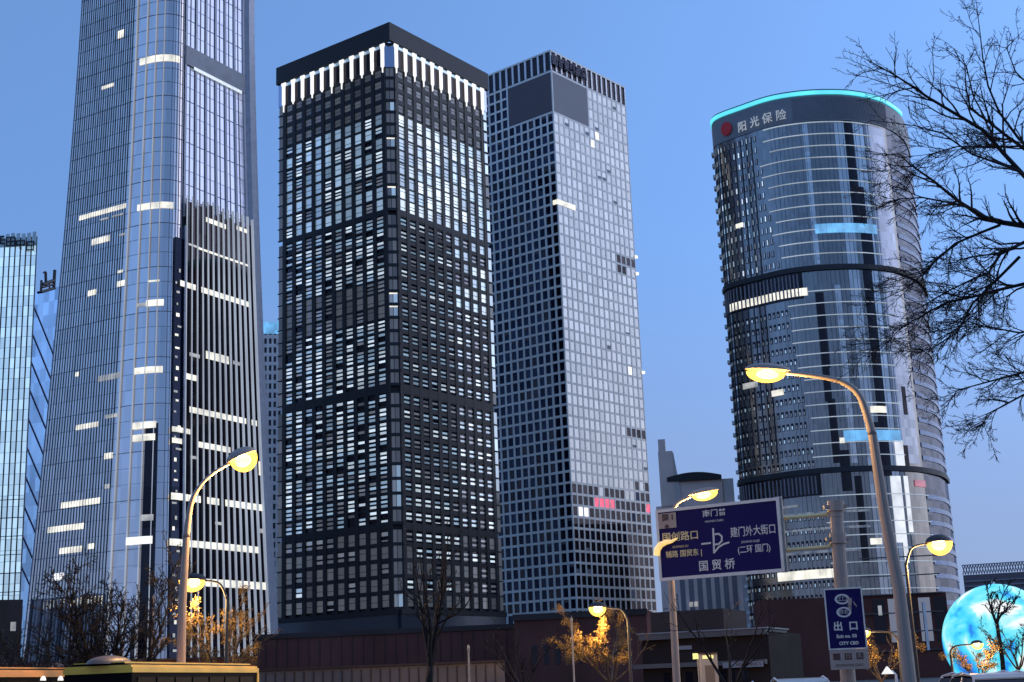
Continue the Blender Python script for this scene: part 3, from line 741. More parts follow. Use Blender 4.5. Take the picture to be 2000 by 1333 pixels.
# ------------------------------------------------------------------ curved tower with the cyan roof edge
def curved_tower():
    H = 180.1
    pts = [(70.0, 424.6), (77.5, 417.0), (85.2, 410.8), (93.3, 408.0), (101.9, 407.4), (110.8, 409.0), (120.7, 414.2), (129.0, 423.5), (133.5, 431.6), (136.8, 440), (138.6, 447), (134, 456), (112, 462), (88, 453), (74, 440), (69.8, 432)]
    P = [Vector((x, y, 0)) for x, y in pts]; n = len(P)
    def cr(t):
        i = int(math.floor(t)) % n; k = t - math.floor(t)
        a, b, c, d = P[i - 1], P[i], P[(i + 1) % n], P[(i + 2) % n]
        return 0.5 * ((2 * b) + (c - a) * k + (2 * a - 5 * b + 4 * c - d) * k * k + (3 * b - a - 3 * c + d) * k ** 3)
    def nrm(t):
        d = cr(t + .01) - cr(t - .01); v = Vector((d.y, -d.x, 0)).normalized()
        return v
    if nrm(4).y > 0: sg = -1
    else: sg = 1
    def S(t, zv, off=0.0):
        p = cr(t) + nrm(t) * (sg * off); return Vector((p.x, p.y, zv))
    root = thing('office_tower', (103, 432, 0), 'rounded grey glass tower with white floor lines and a glowing cyan roof edge', 'skyscraper')
    def arc(mb, t0, t1, z0, z1, o0, o1, m, dt=.2):
        k = max(1, int(math.ceil((t1 - t0) / dt)))
        for i in range(k):
            u, v = t0 + (t1 - t0) * i / k, t0 + (t1 - t0) * (i + 1) / k
            mb.hexa([S(u, z0, o1), S(v, z0, o1), S(v, z0, o0), S(u, z0, o0), S(u, z1, o1), S(v, z1, o1), S(v, z1, o0), S(u, z1, o0)], m)
    def skin(mb, t0, t1, nt, z0, z1, nz, m, off=0.0):
        for i in range(nt):
            for k in range(nz):
                u, v = t0 + (t1 - t0) * i / nt, t0 + (t1 - t0) * (i + 1) / nt
                a, b = z0 + (z1 - z0) * k / nz, z0 + (z1 - z0) * (k + 1) / nz
                mb.face([S(u, a, off), S(v, a, off), S(v, b, off), S(u, b, off)], m)
    fl = 3.93
    zt = H - 9.5
    floors = []
    zz = H - 9.6
    while zz > 12: floors.append(zz); zz -= fl
    mb = MB()
    skin(mb, -1.0, 6.2, 72, 0, H, 46, G_CURVE)
    mb.build('curtain_wall', root, smooth=False)
    mb = MB(); skin(mb, 6.2, 15.0, 36, 0, H, 46, M_FLANK); mb.build('flank_wall', root)
    mb = MB(); mb.face([S(i * .25, H - .5) for i in range(64)], M_BLACKSTONE2); mb.build('roof', root)
    belts = [(118.0, 123.5), (57.5, 61.0)]
    tw = lambda zv: 1.35 + (H - zv) / H * 1.75           # how far the small windows reach round
    for i, zv in enumerate(floors):
        if any(a - 1.0 < zv < b + 1 for a, b in belts): continue
        mb = MB(); arc(mb, tw(zv) + (.25 if zv > H - 20 else 0) + rnd.uniform(-.1, .1), 5.55 if zv > 64 else 6.3, zv - .12, zv + .12, -.05, .30, L_LEDGE, .12); mb.build('floor_ledge', root)
        if i > 2:
            mb = MB()
            arc(mb, 6.25, 9.6, zv - .95, zv + .45, .05, .22, M_LEDGE_BLUE, .3); mb.build('side_louvre', root)
    # belts
    for a, b in belts:
        mb = MB(); arc(mb, -1.0, 9.5, b - 1.6, b, -.1, .7, M_BLACKSTONE2, .2); mb.build('dark_belt', root)
        mb = MB(); arc(mb, -1.0, 2.6, a - 4.5, b - 1.7, .02, .12, G_DARK, .1); mb.build('dark_belt', root)
        for k in range(26):
            t = -.85 + k * .13
            mb = MB(); arc(mb, t, t + .045, a - 4.0, b - 2.2, .1, .4, M_FIN_GREY, .05); mb.build('belt_fin', root)
    # small slit windows on the shaded side
    cells = []
    for i, zv in enumerate(floors):
        if any(a - 5 < zv < b + 1 for a, b in belts): continue
        t = -.95
        while t < tw(zv) - .08:
            r = rnd.random(); m = MB()
            arc(m, t, t + .085, zv - 2.9, zv - .9, .03, .09, G_DARK, .1)
            g = W_LEVEL[1] if r < .45 else W_LEVEL[2] if r < .85 else W_LEVEL[0]
            if zv < 110: g = W_LEVEL[2] if r < .6 else W_LEVEL[1]
            hh = 1.7 if zv > 125 else 1.0
            arc(m, t + .02, t + .062, zv - 2.7, zv - 2.7 + hh, .09, .16, g, .1)
            cells.append((S(t, zv - 2), m)); t += .15
    windows_as_parts(cells, root)
    for i, zv in enumerate(floors):                      # pale brackets at the far end of each floor
        mb = MB(); arc(mb, -1.1, -.75, zv - .9, zv + .1, .05, 1.0, M_LEDGE, .1); mb.build('floor_bracket', root)
    mb = MB()
    for k in range(12): arc(mb, -.9 + k * .19, -.9 + k * .19 + .03, 64, zt - 1, .02, .2, M_FIN_DARK, .1)
    mb.build('mullion', root)
    # upright mullions in the glass, closer round the bend
    for k in range(24):
        t = 1.9 + k * .155
        mb = MB(); arc(mb, t, t + .010, 10, H - 9, .0, .08, M_FIN_DARK if k % 3 else M_FIN_GREY, .1); mb.build('mullion', root)
    # upright reflections round the bend, put into bands of a paler coat
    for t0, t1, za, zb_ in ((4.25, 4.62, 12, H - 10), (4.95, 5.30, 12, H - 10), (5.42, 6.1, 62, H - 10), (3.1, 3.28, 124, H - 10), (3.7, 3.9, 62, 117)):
        mb = MB(); skin(mb, t0, t1, max(2, int((t1 - t0) / .1)), za, zb_, 40, G_REFL_BAND if t0 < 5 else G_REFL_BAND2, .02); mb.build('pale_reflection', root)
    # dark upright reflections put in as dark panes, white ones as glowing strips
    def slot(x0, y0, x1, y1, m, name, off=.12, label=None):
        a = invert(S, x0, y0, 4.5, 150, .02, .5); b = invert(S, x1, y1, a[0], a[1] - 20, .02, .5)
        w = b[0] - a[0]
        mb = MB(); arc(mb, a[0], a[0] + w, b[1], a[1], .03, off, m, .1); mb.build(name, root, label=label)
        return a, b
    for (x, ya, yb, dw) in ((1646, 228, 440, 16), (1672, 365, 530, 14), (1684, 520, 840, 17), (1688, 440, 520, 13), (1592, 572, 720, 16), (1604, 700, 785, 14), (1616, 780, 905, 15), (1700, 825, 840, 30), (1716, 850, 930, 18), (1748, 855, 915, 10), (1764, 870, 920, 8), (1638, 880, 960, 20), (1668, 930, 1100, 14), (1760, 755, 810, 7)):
        slot(x, ya, x + dw, ya + 1, G_DARK, 'dark_reflection')
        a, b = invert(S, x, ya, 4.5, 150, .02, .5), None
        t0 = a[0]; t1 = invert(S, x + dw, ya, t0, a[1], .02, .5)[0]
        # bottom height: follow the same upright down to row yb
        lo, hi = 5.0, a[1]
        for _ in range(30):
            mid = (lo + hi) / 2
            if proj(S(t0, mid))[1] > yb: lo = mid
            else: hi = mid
        mb = MB(); arc(mb, t0, t1, lo, a[1], .03, .13, G_DARK, .1); mb.build('dark_reflection', root)
    for (x, ya, yb, dw) in ((1746, 860, 910, 16), (1738, 930, 1060, 16), (1764, 930, 1040, 8), (1756, 880, 920, 6), (1750, 930, 1100, 8)):
        a = invert(S, x, ya, 5.5, 60, .02, .5); t0 = a[0]; t1 = invert(S, x + dw, ya, t0, a[1], .02, .5)[0]
        lo, hi = 5.0, a[1]
        for _ in range(30):
            mid = (lo + hi) / 2
            if proj(S(t0, mid))[1] > yb: lo = mid
            else: hi = mid
        mb = MB(); arc(mb, t0, t1, lo, a[1], .03, .16, L_WHITE_SOFT, .1); mb.build('white_reflection', root)  # bright upright reflection, put in as a glowing strip
    # lit bands
    def band(x0, y0, x1, h, m, name, off=.3):
        a = invert(S, x0, y0, 3, 100, .02, .5); t1 = a[0]
        while proj(S(t1, a[1]))[0] < x1: t1 += .02
        mb = MB(); t = a[0]
        while t < t1:
            v = min(t1, t + .2); arc(mb, t, v - .012, a[1] - h, a[1] + h, .05, off, m, .1); t = v
        mb.build(name, root)
    band(1592, 448, 1712, 1.5, L_CYAN_SOFT, 'cyan_light_band'); band(1648, 852, 1758, 1.6, L_CYAN_SOFT, 'cyan_light_band')
    band(1426, 603, 1578, 1.2, L_WARM, 'lit_floor'); band(1520, 1128, 1634, 1.3, L_WARM, 'lit_floor'); band(1508, 770, 1530, .9, L_WARM, 'lit_floor'); band(1438, 443, 1452, .7, L_WARM, 'lit_floor')
    band(1700, 800, 1730, 1.0, L_WARM, 'lit_floor'); band(1700, 1058, 1722, .9, L_WARM, 'lit_floor'); band(1452, 756, 1480, .9, L_WARM_DIM, 'lit_floor'); band(1786, 944, 1806, 1.0, L_RED_DIM, 'lit_floor')
    band(1640, 861, 1650, .8, L_WARM, 'lit_floor')
    for y, xa, xb in ((1010, 1525, 1700), (1040, 1530, 1700), (1085, 1525, 1680), (992, 1530, 1560)): band(xa, y, xb, .35, L_WARM_VDIM, 'lit_floor')
    # crown
    mb = MB(); arc(mb, -1.2, 9.5, H - 9.0, H - .6, -.1, .25, M_CROWN, .15)
    mb.build('crown_wall', root)
    mb = MB()
    for k in range(70): arc(mb, 2.8 + k * .05, 2.8 + k * .05 + .012, H - 8.6, H - 1.0, .25, .4, M_FIN_GREY, .1)
    mb.build('crown_louvre', root)
    mb = MB(); arc(mb, -1.4, 7.5, H - .2, H + 1.0, .1, .55, L_CYAN, .12); mb.build('roof_edge_light', root)
    mb = MB(); arc(mb, -1.4, 7.5, H + 1.15, H + 1.5, -.2, .3, M_TEAL, .12); mb.build('roof_edge_cap', root)
    # company lettering with its red badge
    lw = lit('white_letter', (0.75, 0.85, 1.0), 0.32, 0.3, 1)
    for ch_, x, y in (("阳", 1452, 250), ("光", 1476, 241), ("保", 1500, 234), ("险", 1526, 228)):
        t, zv = invert(S, x, y, 1.5, 165, .02, .5)
        lettering('sign_lettering', ch_, 3.8, lw, root, plane_matrix(S(t, zv, .75), cr(t + .05) - cr(t - .05), nrm(t) * sg), .15, .92, .0)
    t, zv = invert(S, 1421, 253, .3, 165, .02, .5)
    mb = MB(); o, u, nn = S(t, zv, .6), (cr(t + .05) - cr(t - .05)).normalized(), nrm(t) * sg
    k = 24
    ring = [o + u * 2.0 * math.cos(a * 2 * math.pi / k) + UP * 2.3 * math.sin(a * 2 * math.pi / k) for a in range(k)]
    mb.raw(ring + [p + nn * .3 for p in ring], [tuple(range(k))[::-1], tuple(range(k, 2 * k))] + [(i, (i + 1) % k, k + (i + 1) % k, k + i) for i in range(k)], mat('red_badge', (0.30, 0.01, 0.02), 0.4, emit=(1, .05, .05), estr=.05))
    mb.build('red_badge', root)
L_LEDGE = lit('white_ledge_glow', (0.72, 0.86, 1.0), 0.42, 0.35, 0.08)  # glow added to make the white floor ledges brighter
M_LEDGE = mat('white_floor_ledge', (0.72, 0.72, 0.72), 0.4, scale=.3)
M_LEDGE_BLUE = mat('pale_blue_louvre', (0.42, 0.46, 0.58), 0.5, scale=.3)
G_REFL_BAND = glass('pale_reflection_glass', (0.05, 0.055, 0.065), (0.92, 0.86, 0.82), 0.62, 0.12)  # paler coat that stands in for bright reflections
G_REFL_BAND2 = glass('paler_reflection_glass', (0.10, 0.10, 0.115), (0.60, 0.62, 0.70), 0.5, 0.16)
M_FLANK = glass('flank_glass', (0.05, 0.052, 0.06), (0.30, 0.31, 0.36), 0.30, 0.15)
M_CROWN = mat('grey_crown_panel', (0.19, 0.20, 0.22), 0.5, 0.1, scale=.1)
M_TEAL = mat('teal_metal', (0.02, 0.12, 0.16), 0.5)
L_WHITE_SOFT = lit('white_reflection_glow', (0.92, 0.95, 1.0), 0.8, 0.25, .2)  # glow given to the white reflection strips
L_RED_DIM = lit('dim_red_light', (1.0, 0.25, 0.3), 0.4, 0.3)
L_WARM_VDIM = lit('faint_room_light', (0.8, 0.85, 0.9), 0.12, 0.8, .5)
curved_tower()

# ------------------------------------------------------------------ far towers on the left edge
def cyan_tower():
    D = 520.0
    B = at(73, 455, D); H = B.z
    A = at(-70, 431, D + 12); u = Vector((A.x - B.x, A.y - B.y, 0)); W = u.length; u.normalize()
    nn = Vector((u.y, -u.x, 0)); nn = nn if nn.y < 0 else -nn
    f = Face(B, u, nn)
    c = f.p(W / 2, 0, -12)
    root = thing('glass_tower', (c.x, c.y, 0), 'pale cyan glass tower with dark vertical lines at the left edge of the photo', 'skyscraper')
    mb = MB(); mb.prism([tuple(f.p(.05, 0, -.3))[:2], tuple(f.p(W, 0, -.3))[:2], tuple(f.p(W, 0, -26))[:2], tuple(f.p(11, 0, -26))[:2]], 0, H - 5, M_FIN_DARK); mb.build('core_wall', root)
    mb = MB(); p = 2.05; n = int(W / p)
    for c in range(n):
        for k in range(44):
            z0 = k * (H - 1) / 44
            f.quad(mb, c * p + .25, (c + 1) * p - .25, z0 + .12, z0 + (H - 1) / 44, 0, G_CYAN)
    mb.build('curtain_wall', root)
    mb = MB()
    for c in range(n): f.box(mb, c * p + .3, (c + 1) * p - .3, H - 5, H + rnd.uniform(-.3, .5), -.4, .15, M_CYANPANEL)
    mb.build('crown_panel', root, kind='stuff')
    for c in range(n + 1):
        mb = MB(); f.box(mb, c * p - .14, c * p + .14, 0, H - 1.5, -.1, .3, M_FIN_DARK); mb.build('fin', root)
    mb = MB()
    for k in range(6): f.box(mb, 0, W, 40 + k * 6.5, 40.25 + k * 6.5, -.05, .12, M_FIN_DARK)
    mb.build('floor_joint', root)
    dk = mat('dark_letter', (0.01, 0.01, 0.014), 0.5)
    for ch_, x in (("E", 5), ("田", 22), ("中", 41), ("日", 60)):
        a, z = f.px(x, 470 + x * .22)
        lettering('sign_lettering', ch_, 4.6, dk, root, plane_matrix(f.p(a, z, .7), -u if u.x < 0 else u, nn), .2, .95, .0)
    # blue glass tower behind its right side
    D = 640.0
    TL, TR = at(64, 572, D), at(150, 520, D + 25)
    u2 = (TR - TL); u2.z = 0; W2 = u2.length; u2.normalize(); n2 = Vector((u2.y, -u2.x, 0)); n2 = n2 if n2.y < 0 else -n2
    f2 = Face(TL, u2, n2); H2 = TL.z
    c = f2.p(W2 / 2, 0, -10)
    r2 = thing('glass_tower', (c.x, c.y, 0), 'blue glass tower with diagonal lines and dark rooftop sign beside the pale cyan tower', 'skyscraper')
    mb = MB(); top = lambda a: H2 + a * .42
    for k in range(30):
        for c in range(8):
            a0, a1 = c * W2 / 8, (c + 1) * W2 / 8
            mb.face([f2.p(a0, top(a0) * k / 30), f2.p(a1, top(a1) * k / 30), f2.p(a1, top(a1) * (k + 1) / 30), f2.p(a0, top(a0) * (k + 1) / 30)][:: 1 if u2.cross(UP).dot(n2) > 0 else -1], G_BLUE)
    mb.build('curtain_wall', r2)
    mb = MB(); f2.box(mb, 0, W2, 0, H2 - 2, -20, -.4, M_FIN_DARK); mb.build('core_wall', r2)
    for k in range(11):                                   # diagonal bracing lines
        z1 = H2 + 8 - k * 13
        mb = MB(); a0, a1 = .3, W2 - .3
        mb.hexa([f2.p(a0, z1 - .3, .4), f2.p(a1, z1 - 38.3, .4), f2.p(a1, z1 - 38.3, .05), f2.p(a0, z1 - .3, .05), f2.p(a0, z1 + .3, .4), f2.p(a1, z1 - 37.7, .4), f2.p(a1, z1 - 37.7, .05), f2.p(a0, z1 + .3, .05)], M_FIN_BLUE)
        if z1 < H2 - 1: mb.build('diagonal_brace', r2)
    mb = MB(); f2.box(mb, -.6, .5, 0, H2, -.5, .5, M_FIN_BLUE); mb.build('edge_band', r2)
    mb = MB()
    def bar(x0, y0, x1, y1, r):
        a, za = f2.px(x0, y0, .8); b, zb = f2.px(x1, y1, .8); mb.tube([f2.p(a, za, .8), f2.p(b, zb, .8)], r, dk, 6)
    for q in ((80, 571, 107, 563, .7), (80, 571, 81, 548, .6), (105, 564, 107, 528, .8), (83, 556, 106, 548, .8), (90, 558, 89, 532, .7), (83, 562, 104, 556, .5), (85, 533, 89, 531, .4), (96, 552, 97, 566, .4)): bar(*q)
    mb.build('rooftop_sign', r2)
    # slim pale block seen between the flared and the black tower
    D = 620.0
    TL, TR = at(505, 652, D), at(560, 652, D)
    u3 = TR - TL; u3.z = 0; W3 = u3.length; u3.normalize(); f3 = Face(TL, u3, Vector((u3.y, -u3.x, 0))); H3 = TL.z
    c = f3.p(W3 / 2, 0, -8)
    r3 = thing('office_block', (c.x, c.y, 0), 'slim white framed block with a cyan roof band in the gap beside the black tower', 'building')
    mb = MB(); f3.box(mb, 0, W3, 0, H3, -16, -.3, M_FIN_DARK); mb.build('core_wall', r3)
    mb = MB(); f3.box(mb, 0, W3, H3 + .1, H3 + 5.5, -16, .2, L_CYAN_SOFT); mb.build('roof_light_band', r3)
    mb = MB()
    for k in range(34): f3.box(mb, 0.02, W3 - .02, H3 - 2.2 - k * 4.2, H3 - .6 - k * 4.2, -.4, .0, M_FIN_WHITE)
    for c in range(7): f3.box(mb, c * W3 / 6 - .5, c * W3 / 6 + .5, 0, H3, -.4, .05, M_FIN_WHITE)
    mb.build('facade_frame', r3)
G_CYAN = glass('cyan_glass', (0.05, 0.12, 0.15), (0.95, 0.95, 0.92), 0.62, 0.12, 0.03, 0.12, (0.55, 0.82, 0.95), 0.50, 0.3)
G_BLUE = glass('blue_glass', (0.01, 0.06, 0.16), (0.22, 0.40, 0.66), 0.55, 0.08, 0.5, 0.4, iscale=0.05)
M_CYANPANEL = mat('cyan_white_panel', (0.62, 0.76, 0.78), 0.4, scale=.2)
M_FIN_BLUE = mat('blue_steel', (0.08, 0.14, 0.28), 0.4, 0.3)
cyan_tower()

# ------------------------------------------------------------------ lower buildings
def px_block(name, x0, x1, ytop, D, depth, m, label, cat='building', base=0.0, root=None, part='wall', D2=None):
    """a block whose front top edge runs between two photo pixels at distance D (D2 at its right end)"""
    A, B = at(x0, ytop, D), at(x1, ytop, D2 or D)
    h = (A.z + B.z) / 2
    u = B - A; u.z = 0; W = u.length; u.normalize(); nn = Vector((u.y, -u.x, 0)); nn = nn if nn.y < 0 else -nn
    f = Face(A, u, nn)
    if root is None:
        c = f.p(W / 2, 0, -depth / 2)
        root = thing(name, (c.x, c.y, 0), label, cat)
    mb = MB(); f.box(mb, 0, W, base, h, -depth, 0, m); mb.build(part, root)
    return root, f, W, h

def row(f, root, a0, a1, z0, z1, n, gap, m, name, d=.05, prob=1.0, proud=.06, cap=100):
    w = (a1 - a0) / n
    for k in range(n):
        if rnd.random() > prob: continue
        mb = MB(); f.box(mb, a0 + k * w + gap / 2, a0 + (k + 1) * w - gap / 2, z0, z1, d, d + proud, m); mb.build(name, root)

# taupe stepped building behind the blue direction sign
r, f, W, h = px_block('office_block', 1281, 1465, 985, 470, 40, M_TAN, 'taupe stepped building with a slim stair tower, behind the blue direction sign')
mb = MB()
a, zt = f.px(1284, 866); b, _ = f.px(1312, 866); c_, zs_ = f.px(1322, 930)
f.box(mb, a, b, h, zt - 3, -8, .4, M_TAN); f.box(mb, a + .2, a + 2.6, zt - 3, zt + 1.2, -3, .3, M_TAN); mb.build('stair_tower', r)
mb = MB(); mb.hexa([f.p(b, h, .2), f.p(b + 2.5, h, .2), f.p(b + 2.5, h, -6), f.p(b, h, -6), f.p(b, zt - 3.5, .2), f.p(b + .3, zt - 3.5, .2), f.p(b + .3, zt - 3.5, -6), f.p(b, zt - 3.5, -6)], M_TAN2); mb.build('stair_fin', r)
mb = MB(); a, zt = f.px(1303, 942); b, _ = f.px(1410, 942); f.box(mb, a, b, h, zt, -20, -.5, M_TAN); mb.build('upper_storey', r)
mb = MB()
k = 12
for i in range(k):
    s0, s1 = i / k, (i + 1) / k; t0, t1 = 2.2 * math.sin(math.pi * (.12 + .76 * s0)), 2.2 * math.sin(math.pi * (.12 + .76 * s1))
    p0, p1 = a + (b - a) * s0, a + (b - a) * s1
    mb.hexa([f.p(p0, zt + .02, .8), f.p(p1, zt + .02, .8), f.p(p1, zt + .02, -21), f.p(p0, zt + .02, -21), f.p(p0, zt + t0 + .6, .8), f.p(p1, zt + t1 + .6, .8), f.p(p1, zt + t1 + .6, -21), f.p(p0, zt + t0 + .6, -21)], M_BLACKSTONE2)
mb.build('curved_roof', r)
mb = MB(); a, zt = f.px(1405, 935); b, _ = f.px(1432, 935); f.box(mb, a + .3, b, h, zt, -15, -1.2, M_TAN2); mb.build('upper_storey', r, label='paler box at the right end of the roof')
a, zt = f.px(1325, 1150); row(f, r, a, a + 20, zt - 12, zt + 10, 7, 1.2, M_FIN_GREY, 'window', .02)
a, zt = f.px(1345, 1180); row(f, r, a, a + 8, zt - 1.0, zt + .6, 5, .4, L_WARM_DIM, 'lit_window', .1, .8)
mb = MB(); a, zt = f.px(1448, 1126); b, zb = f.px(1463, 1126); f.box(mb, a, b, 0, zt, .0, 1.2, M_TAN2); mb.build('white_pier', r)
f_pier = (f, b)
for k in range(12):
    mb = MB(); zz = zt - 9 - k * 2.2
    f.box(mb, b + .1, b + 4.2, zz, zz + 1.3, -2, .9, M_TAN2); mb.build('balcony', r)

# dark brown podium in front of the black tower
r, f, W, h = px_block('low_building', 498, 1010, 1232, 330, 40, M_BROWN, 'long dark brown windowless podium below the black tower', D2=318)
mb = MB(); f.box(mb, -.3, W + .3, h * .30, h * .30 + .5, .02, .5, M_BROWN2); f.box(mb, -.3, W + .3, h - .8, h + .3, -2, .3, M_BROWN2); mb.build('cornice', r)
for k in range(24):
    mb = MB(); f.box(mb, k * W / 24, k * W / 24 + .12, h * .33, h - .9, .01, .12, M_BROWN2); mb.build('panel_joint', r)
r, f, W, h = px_block('boundary_wall', 500, 985, 1303, 120, 1.0, M_GREYCLAD, 'low grey panelled wall below the dark podium, behind the bare trees', 'wall', D2=118)
for k in range(26):
    mb = MB(); f.box(mb, k * W / 26, k * W / 26 + .08, 0, h - .15, .01, .06, M_BROWN2); mb.build('panel_joint', r)
mb = MB(); f.box(mb, -.1, W + .1, h + .005, h + .18, -1.2, .2, M_BROWN2); mb.build('coping', r)
r, f, W, h = px_block('low_building', 1003, 1262, 1196, 300, 30, M_BROWN, 'dark brown low building under the pale grid tower, behind the lamplit tree', D2=296)
mb = MB(); f.box(mb, -.2, W + .2, h - 1.2, h + .1, .02, .4, M_BROWN2); mb.build('cornice', r)
row(f, r, 3, W - 3, h * .35, h * .6, 9, 1.4, G_DARK, 'window', .02)
# layered low building below the direction sign
r, f, W, h = px_block('low_building', 1252, 1500, 1240, 150, 14, M_BROWN3, 'layered low building with grey eaves below the blue direction sign', 'building', D2=146)
mb = MB(); a, zt = f.px(1290, 1195); f.box(mb, a - 1.5, a + 6.5, h + .3, zt, -10, -1.0, M_BROWN2); mb.build('upper_storey', r)
mb = MB(); f.box(mb, 0, W, h - .3, h + .28, -8, .8, M_GREYCLAD); mb.build('eave', r)
mb = MB(); f.box(mb, -.2, W + .2, h + .3, h + .42, -8.2, .9, M_LIGHTCLAD); mb.build('eave_edge', r)
a, zz = f.px(1330, 1300); b, _ = f.px(1500, 1300)
mb = MB(); f.box(mb, a - 5, b, zz - .2, zz + .25, .05, .9, M_GREYCLAD); mb.build('canopy', r)
mb = MB(); a2, z2 = f.px(1325, 1266); f.box(mb, a2, a2 + 1.5, z2 - .2, z2 + .2, .02, .2, M_LIGHTCLAD); mb.build('plaque', r)
mb = MB(); a2, z2 = f.px(1417, 1300); f.box(mb, a2, a2 + 4.2, z2 - .28, z2 + .28, .92, 1.05, M_LIGHTCLAD); mb.build('shop_sign', r)
lettering('shop_lettering', "MONUMENT S", .42, M_BROWN, r, plane_matrix(f.p(a2 + 2.7, z2, 1.07), f.u, f.n), .01, .95)
row(f, r, 2, W - 2, .6, 2.4, 8, .5, G_DARK, 'window', .02)
# yellow lit sign and grey kiosk
K = at(1385, 1292, 110); k0 = thing('kiosk', (K.x, K.y, 0), 'small grey kiosk with a yellow lit strip along its top, below the direction sign', 'kiosk')
mb = MB(); mb.box(K.x - .65, K.x + .65, K.y, K.y + 1.2, 0, K.z + .55, M_LIGHTCLAD); mb.build('wall', k0)
mb = MB(); mb.box(K.x - .68, K.x + .68, K.y - .1, K.y + 1.25, K.z + .56, K.z + .66, M_BROWN2); mb.build('roof', k0)
mb = MB(); mb.box(K.x - .5, K.x + .35, K.y - .04, K.y - .003, K.z + .2, K.z + .45, L_YELLOW); mb.build('lit_sign', k0)
mb = MB(); mb.box(K.x - .35, K.x + .35, K.y - .03, K.y - .002, .2, K.z - .3, M_GREYCLAD); mb.build('door', k0)
S_ = at(1362, 1282, 112); s0 = thing('light_box', (S_.x, S_.y, 0), 'small yellow light box on a post beside the grey kiosk', 'sign')
mb = MB(); mb.box(S_.x - .35, S_.x + .35, S_.y - .1, S_.y + .1, S_.z - .22, S_.z + .22, L_YELLOW); mb.build('lit_panel', s0)
mb = MB(); mb.tube([(S_.x, S_.y, 0), (S_.x, S_.y, S_.z - .23)], .05, M_POLE); mb.build('post', s0)
# dark podium of the curved tower
r, f, W, h = px_block('low_building', 1478, 1848, 1165, 330, 20, M_BROWN, 'dark glass podium at the foot of the rounded tower', D2=335)
mb = MB()
for k in range(6): f.box(mb, 24, W - 1, 6 + k * 4.2, 6.25 + k * 4.2, .02, .5, M_GREYCLAD)
mb.build('floor_line', r)
for k in range(5):
    mb = MB(); f.box(mb, 26 + k * 3.4, 28.6 + k * 3.4, 8, h - 1, .03, .15, G_SLATE if k % 2 else G_DARK); mb.build('window', r)
mb = MB(); f.box(mb, 37, 37.6, 6, h - 2, .55, .7, M_FIN_WHITE); mb.build('downpipe', r)
row(f, r, 22.5, 31, h - 4.6, h - 2.4, 6, .6, L_WARM_DIM, 'lit_window', .55, .35)
# roof lattice building behind the dome
r, f, W, h = px_block('market_hall', 1880, 2120, 1117, 330, 40, M_BLUEGREY, 'low grey hall with a lattice roof edge behind the glowing dome', D2=330)
mb = MB()
for k in range(44):
    a = k * W / 44
    mb.tube([f.p(a, h + .1, -.2), f.p(a + W / 44, h + 2.2, -.2)], .12, M_FIN_GREY, 4); mb.tube([f.p(a + W / 44, h + .1, -.2), f.p(a, h + 2.2, -.2)], .12, M_FIN_GREY, 4)
mb.tube([f.p(0, h + 2.2, -.2), f.p(W, h + 2.2, -.2)], .15, M_FIN_GREY, 4)
mb.build('roof_lattice', r)
for k in range(5):
    mb = MB(); f.box(mb, 0.1, W - .1, h - 1.6 - k * 1.1, h - 1.3 - k * 1.1, .02, .3, M_FIN_GREY); mb.build('louvre', r)
# low dark buildings behind the left trees
r, f, W, h = px_block('low_building', -60, 45, 1172, 330, 30, M_BROWN2, 'dark low block at the foot of the cyan tower')
row(f, r, 1, W - 1, h * .4, h * .62, 7, .8, G_DARK, 'window', .02); row(f, r, 9, W - 1, h * .72, h * .80, 5, .9, L_WARM_DIM, 'lit_window', .02, .4)
r, f, W, h = px_block('boundary_wall', -80, 500, 1294, 105, 1.2, M_BROWN, 'long dark wall behind the buses at the foot of the flared tower', 'wall')
a, z2 = f.px(98, 1301)
mb = MB(); f.box(mb, a - 1.25, a + 1.25, z2 - .32, z2 + .3, .02, .14, M_BLACKSTONE2); mb.build('sign_panel', r)
lettering('sign_lettering', "EOM·SOM", .42, M_LIGHTCLAD, r, plane_matrix(f.p(a, z2, .15), f.u, f.n), .01, 1.0)
mb = MB(); f.box(mb, -.2, W + .2, h + .01, h + .15, -1.3, .1, M_BROWN2); mb.build('coping', r)

